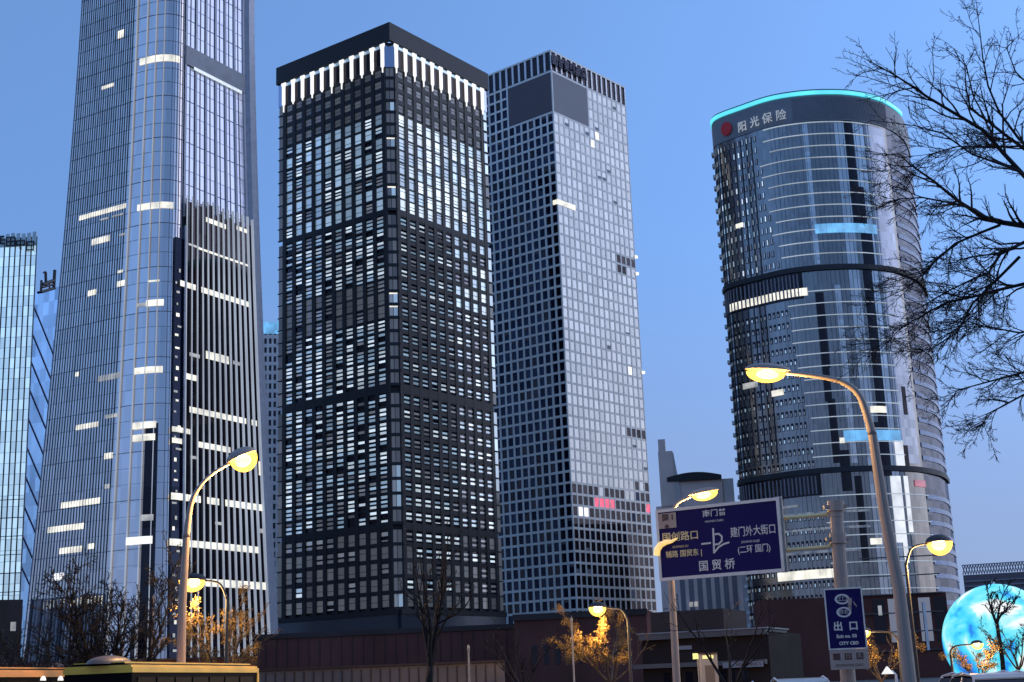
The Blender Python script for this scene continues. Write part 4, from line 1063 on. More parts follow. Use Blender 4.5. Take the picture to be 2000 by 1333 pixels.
# ------------------------------------------------------------------ glowing dome screen
def dome():
    c = at(1952, 1250, 170); R = 6.25
    root = thing('dome_screen', (c.x, c.y, 0), 'glowing blue and white spherical screen with clouds, at the lower right', 'dome')
    m = bpy.data.materials.new('dome_screen_picture'); m.use_nodes = True
    n, l = m.node_tree.nodes, m.node_tree.links; b = n['Principled BSDF']
    tc = n.new('ShaderNodeTexCoord'); nz = n.new('ShaderNodeTexNoise'); nz.inputs['Scale'].default_value = .24; nz.inputs['Detail'].default_value = 4; nz.inputs['Distortion'].default_value = .6
    l.new(tc.outputs['Object'], nz.inputs['Vector'])
    cr = n.new('ShaderNodeValToRGB'); e = cr.color_ramp.elements
    e[0].position, e[0].color = .30, (0.01, 0.06, 0.55, 1); e[1].position, e[1].color = .62, (0.95, 1.0, 1.0, 1)
    for p_, c_ in ((.38, (0.02, 0.30, 0.90, 1)), (.45, (0.06, 0.70, 1.0, 1)), (.55, (0.25, 0.90, 1.0, 1))):
        x = e.new(p_); x.color = c_
    l.new(nz.outputs[0], cr.inputs[0]); l.new(cr.outputs[0], b.inputs['Emission Color']); b.inputs['Emission Strength'].default_value = em(1.0)
    b.inputs['Base Color'].default_value = (.02, .02, .03, 1); b.inputs['Roughness'].default_value = .3
    mb = MB(); mb.ell(c, (R, 0, 0), (0, R, 0), (0, 0, R), m, 48, 28, -40, 90); mb.build('screen', root, smooth=True)
    mb = MB(); mb.lathe((c.x, c.y, 0), [(R * .8, 0), (R * .82, max(.2, c.z - R * .66))], M_BLACKSTONE2, 32); mb.build('plinth', root)
    mb = MB(); mb.lathe(c, [(.25, R - .05), (.22, R + .25), (.05, R + .35)], M_FIN_WHITE, 10); mb.build('finial', root)
dome()

# ------------------------------------------------------------------ road signs
M_SIGN = mat('blue_sign_face', (0.012, 0.008, 0.075), 0.6, scale=.5, var=.08, spec=.1)
M_SIGNW = mat('reflective_white', (0.62, 0.58, 0.52), 0.4, scale=3, var=.1)
M_SIGNY = mat('reflective_warm', (0.72, 0.56, 0.26), 0.4, scale=3, var=.1)
M_SIGNTAN = mat('tan_sign_face', (0.34, 0.26, 0.21), 0.5, scale=1, var=.1)
M_SIGNBR = mat('brown_sign_mark', (0.07, 0.03, 0.025), 0.5)
def direction_sign():
    A, B = Vector((5.67, 56.72, 0)), Vector((10.13, 54.06, 0)); zt, zb = 8.36, 5.615
    u = (B - A); W = u.length; u.normalize(); nn = Vector((u.y, -u.x, 0))
    f = Face(A, u, nn)
    root = thing('direction_sign', (8.9, 54.9, 0), 'large blue overhead direction sign with white lettering and a branching arrow', 'road sign')
    mb = MB(); f.box(mb, 0, W, zb, zt, -.05, 0, M_SIGN); mb.build('panel', root)
    mb = MB()
    for a0, a1, z0, z1 in ((-.06, W + .06, zt - .06, zt + .06), (-.06, W + .06, zb - .08, zb + .05), (-.06, .05, zb + .05, zt - .06), (W - .05, W + .06, zb + .05, zt - .06)):
        f.box(mb, a0, a1, z0, z1, -.07, .035, M_SIGNW)
    mb.build('frame', root)
    def put(body, x, y, size, m=M_SIGNW, sx=1.0, bold=.0, name='sign_lettering'):
        a, z = f.px(x, y); M = plane_matrix(f.p(a, z, .012), u, nn)
        lettering(name, body, size, m, root, M, .006, sx, bold)
    put("南门普", 1395, 1003, .30, M_SIGNW, 1.15, .003); put("NANMEN ZHAN", 1395, 1018, .12, M_SIGNW, .9)
    put("国创路口", 1329, 1049, .40, M_SIGNY, 1.02, .005); put("GUOMAO LU", 1329, 1068, .13, M_SIGNY, .9)
    put("辅路 国贸东 |", 1336, 1082, .29, M_SIGNY, .95, .004)
    put("建门外大街口", 1471, 1038, .42, M_SIGNW, .76, .004); put("JIANWAI DAJIE", 1466, 1058, .13, M_SIGNW, .9)
    put("(二环 国门)", 1473, 1073, .33, M_SIGNW, .85, .004); put("国 贸 桥", 1400, 1105, .44, M_SIGNW, 1.0, .006)
    # branching arrow
    mb = MB()
    def line(pts, r):
        q = []
        for x, y in pts:
            a, z = f.px(x, y); q.append((a, z))
        for (a0, z0), (a1, z1) in zip(q, q[1:]):
            d = Vector((a1 - a0, z1 - z0)); d.normalize(); o = Vector((-d.y, d.x)) * r; e_ = d * r * .5
            c = [(a0 - e_.x + o.x, z0 - e_.y + o.y), (a0 - e_.x - o.x, z0 - e_.y - o.y), (a1 + e_.x - o.x, z1 + e_.y - o.y), (a1 + e_.x + o.x, z1 + e_.y + o.y)]
            mb.face([f.p(a, z, .014 + .0007 * (len(mb.f) % 7)) for a, z in c], M_SIGNW)
    line([(1393, 1033), (1394, 1050), (1395, 1080)], .04)
    line([(1395, 1080), (1404, 1069), (1414, 1063), (1424, 1060)], .035)
    line([(1397, 1044), (1404, 1043), (1410, 1048), (1410, 1057), (1404, 1063), (1397, 1064)], .035)
    line([(1371, 1063), (1388, 1061)], .035)
    mb.build('arrow', root)
    # route tab in the corner
    mb = MB(); a0, z0 = f.px(1288, 1034); a1, z1 = f.px(1320, 1001); f.box(mb, a0, a1, z0, z1, .005, .03, M_SIGNTAN)
    tabm = mb.build('route_tab', root)
    a, z = f.px(1305, 1012); lettering('route_number', "国 1", .30, M_SIGNBR, tabm, plane_matrix(f.p(a, z, .036), u, nn), .004, 1.0, .01)
    mb = MB(); a, z = f.px(1303, 1029); mb.raw([f.p(a + .1 * math.cos(t * .5236), z + .09 * math.sin(t * .5236), .036) for t in range(12)], [tuple(range(12))], M_SIGNBR); mb.build('round_mark', tabm)
    # yellow streak across its left edge, made up as a glowing tube
    mb = MB(); pts = [f.p(*f.px(x, y), .06) for x, y in ((1284, 1086), (1285, 1074), (1291, 1065), (1301, 1060), (1313, 1058), (1324, 1052))]
    mb.tube(pts, [.13, .14, .13, .11, .07, .03], lit('amber_streak_glow', (1.0, .66, .18), .95, .15, 2), 8); mb.build('amber_streak', root)
    # post and arms
    P0, P1 = Vector((12.1, 53.6, 0)), Vector((12.27, 53.55, 8.05))
    pp = lambda z: P0 + (P1 - P0) * (z / 8.05)
    mb = MB(); mb.tube([pp(0), pp(4), pp(7.55)], [.30, .27, .25], M_POLE_TAN, 16); mb.build('post', root, smooth=False)
    mb = MB(); mb.tube([pp(7.5), pp(7.85)], [.27, .27], M_POLE_TAN, 16); mb.tube([pp(7.85), pp(8.1)], [.18, .12], M_BLACK, 10); mb.build('post_cap', root)
    for zq, px_ in ((7.35, 1000), (6.05, 1070)):
        a0, z_ = f.px(1526, 1012 if px_ == 1000 else 1075)
        s = f.p(W - .6, z_, -.16); e_ = pp(zq)
        mb = MB(); k = s.lerp(e_, .86)
        mb.tube([f.p(.4, z_, -.16), s, Vector((k.x, k.y, z_ + .03)), Vector((e_.x, e_.y, z_ + .3))], [.075, .075, .075, .08], M_SIGNY, 10); mb.build('arm', root)
        mb = MB(); mb.tube([pp(z_ + .12), pp(z_ + .52)], [.33, .33], M_POLE_TAN, 16); mb.box(e_.x - .45, e_.x + .45, e_.y - .16, e_.y + .16, z_ + .24, z_ + .36, M_POLE_TAN); mb.build('clamp', root)
    mb = MB(); a0, z_ = f.px(1503, 1124); f.box(mb, W - .1, W + .15, zb - .1, zt + .1, -.14, -.08, M_POLE); mb.build('back_rail', root)
    return root
direction_sign()
def exit_sign():
    A, B = Vector((11.37, 52.79, 0)), Vector((12.68, 52.49, 0)); u = (B - A); W = u.length; u.normalize(); nn = Vector((u.y, -u.x, 0)); f = Face(A, u, nn)
    root = thing('exit_sign', (12.02, 52.64, 0), 'upright blue exit sign with tan foot strip, on the direction sign post', 'road sign')
    mb = MB(); f.box(mb, 0, W, 2.54, 4.72, -.04, 0, M_SIGN); mb.build('panel', root)
    mb = MB()
    for a0, a1, z0, z1 in ((-.03, W + .03, 4.70, 4.76), (-.03, W + .03, 2.50, 2.55), (-.03, .025, 2.55, 4.70), (W - .025, W + .03, 2.55, 4.70)): f.box(mb, a0, a1, z0, z1, -.05, .025, M_SIGNW)
    mb.build('frame', root)
    mb = MB(); f.box(mb, -.02, W + .04, 1.78, 2.49, -.05, 0.01, M_SIGNTAN); foot = mb.build('tan_strip', root)
    for k in range(3):
        mb = MB(); f.box(mb, .10 + k * .42, .36 + k * .42, 2.13, 2.37, .012, .02, M_SIGNBR); mb.build('square_mark', foot)
        if k: lettering('square_lettering', "日乳"[k - 1], .2, M_SIGNTAN, foot, plane_matrix(f.p(.23 + k * .42, 2.25, .024), u, nn), .003)
    lettering('small_lettering', "ZHONGXIN QIAO", .135, M_SIGNBR, foot, plane_matrix(f.p(W / 2, 1.93, .016), u, nn), .003, .9)
    # figure three of two linked ovals
    mb = MB()
    def oval(ca, cz, ra, rz, w, d):
        k = 28
        for i in range(k):
            t0, t1 = 2 * math.pi * i / k, 2 * math.pi * (i + 1) / k
            mb.face([f.p(ca + ra * math.cos(t0), cz + rz * math.sin(t0), d), f.p(ca + ra * math.cos(t1), cz + rz * math.sin(t1), d), f.p(ca + (ra - w) * math.cos(t1), cz + (rz - w * .8) * math.sin(t1), d), f.p(ca + (ra - w) * math.cos(t0), cz + (rz - w * .8) * math.sin(t0), d)], M_SIGNTAN if d > .015 else M_SIGNW)
    oval(.62, 4.34, .27, .19, .07, .012); oval(.64, 3.86, .27, .19, .07, .0125)
    for q in ([(.86, 4.40), (.98, 4.34), (.94, 4.08), (.80, 4.10)], [(.80, 4.08), (.93, 4.06), (.92, 3.90), (.84, 3.92)], [(1.0, 4.28), (1.12, 4.10), (1.14, 4.02), (1.04, 4.12)]): mb.face([f.p(a, z, .013) for a, z in q][::-1], M_SIGNTAN)
    mb.build('number_three', root)
    lettering('inner_lettering', "江口", .2, M_SIGNW, root, plane_matrix(f.p(.61, 4.34, .013), u, nn), .003); lettering('inner_lettering', "桥北", .2, M_SIGNW, root, plane_matrix(f.p(.63, 3.86, .013), u, nn), .003)
    lettering('exit_lettering', "出  口", .36, M_SIGNW, root, plane_matrix(f.p(.66, 3.33, .012), u, nn), .005, 1.0, .01)
    lettering('exit_lettering', "Exit no. 03", .17, M_SIGNW, root, plane_matrix(f.p(.66, 2.98, .012), u, nn), .004, 1.0, .006)
    lettering('exit_lettering', "CITY CBD", .16, M_SIGNW, root, plane_matrix(f.p(.72, 2.72, .012), u, nn), .004, 1.0, .006)
    mb = MB(); mb.box(11.85, 12.25, 52.8, 53.3, 3.0, 3.2, M_POLE_TAN); mb.box(11.85, 12.25, 52.8, 53.3, 4.2, 4.4, M_POLE_TAN); mb.build('bracket', root)
exit_sign()

# ------------------------------------------------------------------ street lamps
def point(loc, energy, color, radius=.25, parent=None, name='lamp_light'):
    l = bpy.data.lights.new(name, 'POINT'); l.energy = energy; l.color = color; l.shadow_soft_size = radius
    o = bpy.data.objects.new(name, l); COL.objects.link(o)
    if parent is not None: o.parent = parent; o.location = Vector(loc) - ORI[parent]
    else: o.location = loc
SOD = (1.0, 0.58, 0.20)
def glow_bowl():
    """amber refractor bowl: half clear, half glowing, round a white-hot lamp"""
    if 'amber_bowl' in _MATS: return _MATS['amber_bowl']
    m = bpy.data.materials.new('amber_bowl'); m.use_nodes = True; n, l = m.node_tree.nodes, m.node_tree.links; n.clear()
    o = n.new('ShaderNodeOutputMaterial'); mx = n.new('ShaderNodeMixShader'); t = n.new('ShaderNodeBsdfTransparent'); e = n.new('ShaderNodeEmission')
    e.inputs[0].default_value = (1.0, 0.52, 0.08, 1); e.inputs[1].default_value = em(4.0); t.inputs[0].default_value = (1, .85, .55, 1); mx.inputs[0].default_value = .55
    nz = n.new('ShaderNodeTexNoise'); nz.inputs['Scale'].default_value = 6; mr = n.new('ShaderNodeMapRange'); mr.inputs[3].default_value = .6; mr.inputs[4].default_value = .9
    l.new(nz.outputs[0], mr.inputs[0]); l.new(mr.outputs[0], mx.inputs[0])
    l.new(t.outputs[0], mx.inputs[1]); l.new(e.outputs[0], mx.inputs[2]); l.new(mx.outputs[0], o.inputs[0]); _MATS['amber_bowl'] = m
    return m
def street_lamp(label, path, rads, head_dir, L=.9, W=.36, energy=800, pole_m=None, light=True, bowl=1.0, group='street lamps'):
    """path: points from the foot to the arm's end; the cobra head hangs on the end, pointing along head_dir"""
    path = [Vector(p) for p in path]
    root = thing('street_lamp', (path[0].x, path[0].y, 0), label, 'street lamp', group)
    pm_ = pole_m or M_POLE
    k = next(i for i in range(1, len(path)) if path[i].z > .72 * max(p.z for p in path)) if len(path) > 3 else len(path) - 2
    mb = MB(); mb.tube(path[:k + 1], rads[:k + 1], pm_, 14); mb.tube([path[0], path[0] + Vector((0, 0, .5))], rads[0] * 1.5, pm_, 14); mb.build('pole', root, smooth=False)
    # smooth arm
    q = path[k:]; rr = rads[k:]; arm = []; ar = []
    for i in range(len(q) - 1):
        a, b, c, d = q[max(i - 1, 0)], q[i], q[i + 1], q[min(i + 2, len(q) - 1)]
        for s in range(6):
            t = s / 6; arm.append(.5 * ((2 * b) + (c - a) * t + (2 * a - 5 * b + 4 * c - d) * t * t + (3 * b - a - 3 * c + d) * t ** 3)); ar.append(rr[i] + (rr[i + 1] - rr[i]) * t)
    arm.append(q[-1]); ar.append(rr[-1])
    mb = MB(); mb.tube(arm, ar, pm_, 12); mb.build('arm', root, smooth=True)
    d = Vector(head_dir).normalized(); side = d.cross(UP).normalized(); up = side.cross(d)
    c = path[-1] + d * L * .45
    mb = MB(); mb.ell(c + up * .05, d * L * .56, side * W * .55, up * W * .42, pm_, 16, 8, 0, 90); mb.build('lamp_head', root, smooth=True)
    mb = MB(); mb.ell(c + d * .04 * L, d * L * .46 * bowl, side * W * .5 * bowl, up * W * .62 * bowl, glow_bowl(), 16, 8, -90, 0); mb.build('bowl', root, smooth=True)
    mb = MB(); mb.ell(c - up * W * .14, d * L * .27 * bowl, side * W * .27 * bowl, up * W * .27 * bowl, L_SODIUM, 12, 8); mb.build('bulb', root, smooth=True)
    if light: point(c - up * (W * .75 * bowl + .2), energy, SOD, .2, root)
    return root
# tall lamp in front of the rounded tower
pts = [at(1785, 1400, 30), at(1756, 1150, 30), at(1727, 1000, 30), at(1704, 850, 30), at(1681, 778, 30), at(1648, 748, 30), at(1600, 736, 30), at(1535, 729, 30)]
pts[0].z = 0
street_lamp('tallest tan street lamp with long curved arm, in front of the rounded tower', pts, [.15, .13, .115, .095, .075, .062, .052, .045], at(1440, 725, 30) - at(1535, 729, 30), .88, .36, 350, M_POLE_TAN, bowl=1.05)
pts = [at(352, 1370, 58), at(356, 1180, 58), at(364, 1050, 58), at(373, 985, 58), at(392, 948, 58), at(420, 922, 58), at(450, 905, 58)]
pts[0].z = 0
street_lamp('tall tan street lamp with a glowing head in front of the flared tower', pts, [.19, .17, .14, .11, .08, .07, .06], at(500, 884, 58) - at(452, 905, 58), 1.15, .9, 2200, M_POLE_TAN, bowl=1.1)
pts = [at(1325, 1400, 62), at(1318, 1260, 62), at(1310, 1120, 62), at(1309, 1020, 62), at(1322, 985, 62), at(1350, 970, 62)]
pts[0].z = 0
street_lamp('tan street lamp standing behind the left edge of the blue direction sign', pts, [.17, .16, .14, .11, .08, .06], at(1410, 958, 62) - at(1350, 970, 62), 1.25, .5, 1100, M_POLE_TAN, bowl=1.0)
def far_lamp(label, x, y, D, hx, L=1.0, W=.6, energy=700, bowl=1.2):
    h = at(x, y, D); d = Vector((hx, .2, .05)); q = h - d.normalized() * L * .45
    base = Vector((h.x - hx * 2.2, h.y, 0))
    pts = [base, base + Vector((0, 0, h.z * .5)), base + Vector((0, 0, h.z * .86)), base + Vector((hx * .5, 0, h.z * .97)), q]
    return street_lamp(label, pts, [.13, .11, .09, .07, .05], d, L, W, energy, M_BLACKSTONE2, bowl=bowl)
far_lamp('glowing street lamp low on the right side of the rounded tower', 1833, 1060, 92, 1, 1.5, 1.1, 4000)
far_lamp('lit street lamp above the lamplit tree under the pale grid tower', 1168, 1187, 107, -1, 1.2, .9, 1500)
far_lamp('yellow lit street lamp among the bare branches at the foot of the flared tower', 377, 1134, 92, -1, 1.6, 1.0, 1800)
far_lamp('small lit street lamp at the right edge of the exit sign', 1690, 1234, 100, -1, .7, .55, 650)
far_lamp('lit street lamp low in front of the glowing dome', 1908, 1258, 120, 1, .9, .6, 800)
# thin posts
def post(label, x, ytop, D, r, m, ball=False):
    t = at(x, ytop, D); root = thing('pole', (t.x, t.y, 0), label, 'pole')
    mb = MB(); mb.tube([(t.x, t.y, 0), (t.x, t.y, t.z)], [r, r * .8], m, 8); mb.build('shaft', root)
    mb = MB(); mb.lathe((t.x, t.y, t.z), [(r * 1.3, -.02), (r * 1.3, .1), (r * .4, .22)], m, 8); mb.build('cap', root)
    mb = MB(); mb.lathe((t.x, t.y, 0), [(r * 2.2, 0), (r * 2.2, .08), (r * 1.2, .3)], m, 8); mb.build('base', root)
    return root
post('thin tan pole beside the dark slot of the flared tower', 300, 1172, 70, .06, M_POLE_TAN)
post('thin pale pole standing before the dark brown podium', 915, 1270, 60, .045, M_POLE)
post('thin banded pole left of the lamplit tree under the pale grid tower', 1116, 1214, 75, .05, M_POLE)
# small desk-lamp shaped post light between the cars
c = at(1733, 1311, 40); root = thing('post_light', (c.x + .2, c.y, 0), 'small white hooded post light near the foot of the tall lamp', 'lamp')
mb = MB(); mb.tube([(c.x + .25, c.y, 0), (c.x + .22, c.y, c.z - .12), (c.x + .12, c.y, c.z)], .035, M_FIN_WHITE, 8); mb.build('post', root)
mb = MB(); mb.lathe((c.x, c.y, c.z - .08), [(.17, 0), (.15, .03), (.04, .17), (.02, .2)], lit('white_hood_light', (1, .95, .85), .9, .1), 12); mb.build('hood', root)

# ------------------------------------------------------------------ buses and cars
M_BUSY = mat('yellow_bus_paint', (0.80, 0.46, 0.05), 0.35, scale=1, var=.15)
M_BUSO = mat('orange_bus_paint', (0.62, 0.28, 0.08), 0.4, scale=1, var=.15)
M_BUSB = mat('dark_bus_side', (0.004, 0.003, 0.003), 0.7, spec=.08)
M_BUSG = mat('bus_window', (0.002, 0.002, 0.002), 0.5, spec=.08)
def bus(label, P, Q, H, roofm, lights=False):
    u = (Q - P); u.z = 0; L = u.length; u.normalize(); nn = Vector((u.y, -u.x, 0)); nn = nn if nn.y < 0 else -nn
    f = Face(P, u, nn); w = 2.5
    c = f.p(L / 2, 0, -w / 2); root = thing('bus', (c.x, c.y, 0), label, 'bus')
    prof = [(0, .35), (.0, H - .32), (-.10, H - .10), (-.35, H), (-w + .35, H), (-w + .10, H - .10), (-w, H - .32), (-w, .35)]
    mb = MB()
    n = len(prof)
    mb.raw([f.p(0, z, d) for d, z in prof] + [f.p(L, z, d) for d, z in prof], [tuple(range(n)), tuple(range(n, 2 * n))[::-1]] + [(i, (i + 1) % n, n + (i + 1) % n, n + i) for i in range(n)], M_BUSB)
    mb.build('body', root)
    mb = MB(); f.box(mb, -.04, L + .04, H - .34, H - .16, -w - .04, .04, roofm); f.box(mb, -.02, L + .02, H - .165, H - .08, -w + .02, -.03, roofm); f.box(mb, .05, L - .05, H - .085, H + .03, -w + .3, -.3, roofm); mb.build('roof', root)
    mb = MB(); f.box(mb, L - .12, L + .05, .4, H - .345, -.14, .05, roofm); f.box(mb, L - .12, L + .05, .4, H - .345, -w - .05, -w + .14, roofm); mb.build('corner_pillar', root)
    k = 7
    for i in range(k):
        mb = MB(); f.box(mb, .4 + i * (L - .8) / k, .25 + (i + 1) * (L - .8) / k, 1.1, H - .5, .01, .03, M_BUSG); mb.build('window', root)
    mb = MB(); f.box(mb, L + .06, L + .08, 1.0, H - .5, -w + .2, -.2, M_BUSG); mb.build('windscreen', root)
    for s in (.18, .82):
        for d0, d1 in ((-.28, .02), (-w - .02, -w + .28)):
            mb = MB(); mb.tube([f.p(L * s, .48, d0), f.p(L * s, .48, d1)], .48, M_BLACK, 18); wh = mb.build('wheel', root)
            mb = MB(); mb.tube([f.p(L * s, .48, d0 - .015), f.p(L * s, .48, d1 + .015)], .26, M_FIN_GREY, 12); mb.build('rim', wh)
    for d in (-.35, -w + .35):
        mb = MB(); f.box(mb, L + .055, L + .1, .6, .85, d - .2, d + .2, M_FIN_WHITE); mb.build('headlight', root)
    mb = MB(); mb.ell(f.p(L * .07, H - .02, -w / 2), u * 1.2, nn * .62, UP * .30, M_BUSHUMP, 16, 6, 0, 90); mb.build('roof_unit', root, smooth=True)
    if lights:
        for x in (85, 119):
            a, z = f.px(x, 1327, .05)
            mb = MB(); mb.ell(f.p(a, z - .05, .035), u * .20, nn * .05, UP * .18, lit('bus_lamp', (1, .97, .9), 1.0, .05), 12, 6, 0, 90); mb.build('ceiling_lamp', root)
    return root
M_BUSHUMP = mat('brown_bus_pod', (0.16, 0.09, 0.06), 0.45)
P, Q = at(258, 1298, 50), at(503, 1308, 60)
bus('yellow roofed bus parked below the flared tower', P, Q, 2.92, M_BUSY)
Q2 = at(149, 1313, 60); P2 = Q2 - (Q - P).normalized() * 11.5
bus('orange roofed bus at the lower left corner with two lit lamps', P2, Q2, 3.0, M_BUSO, True)
def car(label, C0, H, ang, paint, L=4.5):
    u = Vector((math.cos(ang), math.sin(ang), 0)); nn = Vector((u.y, -u.x, 0)); nn = nn if nn.y < 0 else -nn
    w = 1.78; f = Face(C0 - u * L / 2, u, nn)
    root = thing('parked_car', (C0.x, C0.y, 0), label, 'car')
    def extr(name, prof, inset, m, smooth=False):
        n = len(prof); mb = MB(); dmid = -w / 2
        a = [f.p(s, z, -inset(z)) for s, z in prof]; b = [f.p(s, z, -w + inset(z)) for s, z in prof]
        mb.raw(a + b, [tuple(range(n)), tuple(range(n, 2 * n))[::-1]] + [(i, (i + 1) % n, n + (i + 1) % n, n + i) for i in range(n)], m)
        return mb.build(name, root)
    belt = H * .62
    extr('body', [(.05, .35), (0, .6), (.08, belt - .08), (.5, belt), (L - 1.35, belt), (L - .25, belt - .18), (L, .62), (L - .05, .35)], lambda z: .02 if z < .6 else .05, paint)
    ins = lambda z: .06 + .17 * max(0, (z - belt) / (H - belt))
    extr('glazing', [(.42, belt + .003), (1.0, H - .1), (2.75, H - .1), (3.35, belt + .003)], ins, G_DARK)
    mb = MB()
    rp = [(.92, H - .12), (1.15, H - .03), (1.9, H), (2.6, H - .03), (2.84, H - .12)]
    for (s0, z0), (s1, z1) in zip(rp, rp[1:]):
        mb.hexa([f.p(s0, z0 - .035, -.2), f.p(s1, z1 - .035, -.2), f.p(s1, z1 - .035, -w + .2), f.p(s0, z0 - .035, -w + .2), f.p(s0, z0, -.2), f.p(s1, z1, -.2), f.p(s1, z1, -w + .2), f.p(s0, z0, -w + .2)], paint)
    mb.build('roof', root)
    for d, sgn in ((-.20, 1), (-w + .20, -1)):
        mb = MB(); mb.tube([f.p(1.0, H - .06, d), f.p(1.9, H + .035, d), f.p(2.75, H - .05, d)], .022, M_FIN_WHITE, 6)
        for s0, s1 in ((.42, .98), (3.36, 2.78), (1.85, 1.88)):
            mb.tube([f.p(s0, belt, d + sgn * .15), f.p(s1, H - .08, d)], .03, paint, 6)
        mb.build('pillar', root)
    for s in (.85, L - .85):
        for d0, d1 in ((-.24, .01), (-w - .01, -w + .24)):
            mb = MB(); mb.tube([f.p(s, .32, d0), f.p(s, .32, d1)], .32, M_BLACK, 18); wh = mb.build('wheel', root)
            mb = MB(); mb.tube([f.p(s, .32, d0 - .012), f.p(s, .32, d1 + .012)], .2, M_FIN_GREY, 12); mb.build('rim', wh)
    for d in (-.3, -w + .3):
        mb = MB(); f.box(mb, L - .08, L + .01, .62, .76, d - .2, d + .2, M_FIN_WHITE); mb.build('headlight', root)
        mb = MB(); f.box(mb, -.01, .06, .72, .86, d - .2, d + .2, mat('tail_light', (.25, .01, .01), .3)); mb.build('tail_light', root)
    return root
for (x, y, D, H, an, col, lb) in ((1618, 1326, 42, 1.56, 1.50, (.42, .40, .36), 'silver car roof between the direction sign post and its lamp pole'),
                                  (1838, 1322, 40, 1.52, 1.62, (.55, .52, .48), 'pale car with bright roof rails right of the tall curved lamp'),
                                  (1995, 1318, 38, 1.52, 1.55, (.45, .38, .32), 'tan car cut by the right edge below the glowing dome'),
                                  (1480, 1331, 46, 1.47, 1.5, (.5, .5, .5), 'grey car roof below the layered low building')):
    c = at(x, y, D); car(lb, Vector((c.x, c.y, 0)), H, an, mat('car_paint_%d' % x, col, .3, .3, scale=2, var=.05))

# ------------------------------------------------------------------ bare trees
def twig_path(p, d, L, n, bend, rg, up=.0):
    pts = [Vector(p)]; d = d.normalized()
    for i in range(n):
        d = (d + Vector((rg.gauss(0, bend), rg.gauss(0, bend), rg.gauss(0, bend) + up))).normalized()
        pts.append(pts[-1] + d * (L / n))
    return pts
def sprout(mb, pts, r0, r1, m, rg, level, maxl, ratio=.62, dens=3.2, rmin=.005, up=.02, spread=.75, bias=None, k0=6):
    """a branch along pts and its side shoots"""
    n = len(pts)
    rad = [r0 + (r1 - r0) * i / (n - 1) for i in range(n)]
    mb.tube(pts, rad, m, max(3, k0 - level), cap=False)
    if level >= maxl: return
    L = sum((b - a).length for a, b in zip(pts, pts[1:]))
    cnt = max(2, int(dens * (L ** .5) + rg.random() * 2))
    for c in range(cnt):
        t = (.22 + .78 * (c + rg.random()) / cnt) * (n - 1); i = min(n - 2, int(t)); k = t - i
        p = pts[i].lerp(pts[i + 1], k); d = (pts[i + 1] - pts[i]).normalized()
        s = Vector((rg.gauss(0, 1), rg.gauss(0, 1), rg.gauss(0, 1))); s = (s - d * s.dot(d)).normalized()
        nd = d + s * spread * rg.uniform(.6, 1.3)
        if bias: nd += Vector(bias) * .25
        ln = L * ratio * rg.uniform(.45, 1.0) * (1.1 - .45 * t / (n - 1)); r = max(rmin, (rad[i] * .55))
        sprout(mb, twig_path(p, nd, ln, 5, .17, rg, up), min(r, rad[i] * .9), rmin * .7, m, rg, level + 1, maxl, ratio, dens, rmin, up, spread, bias, k0)

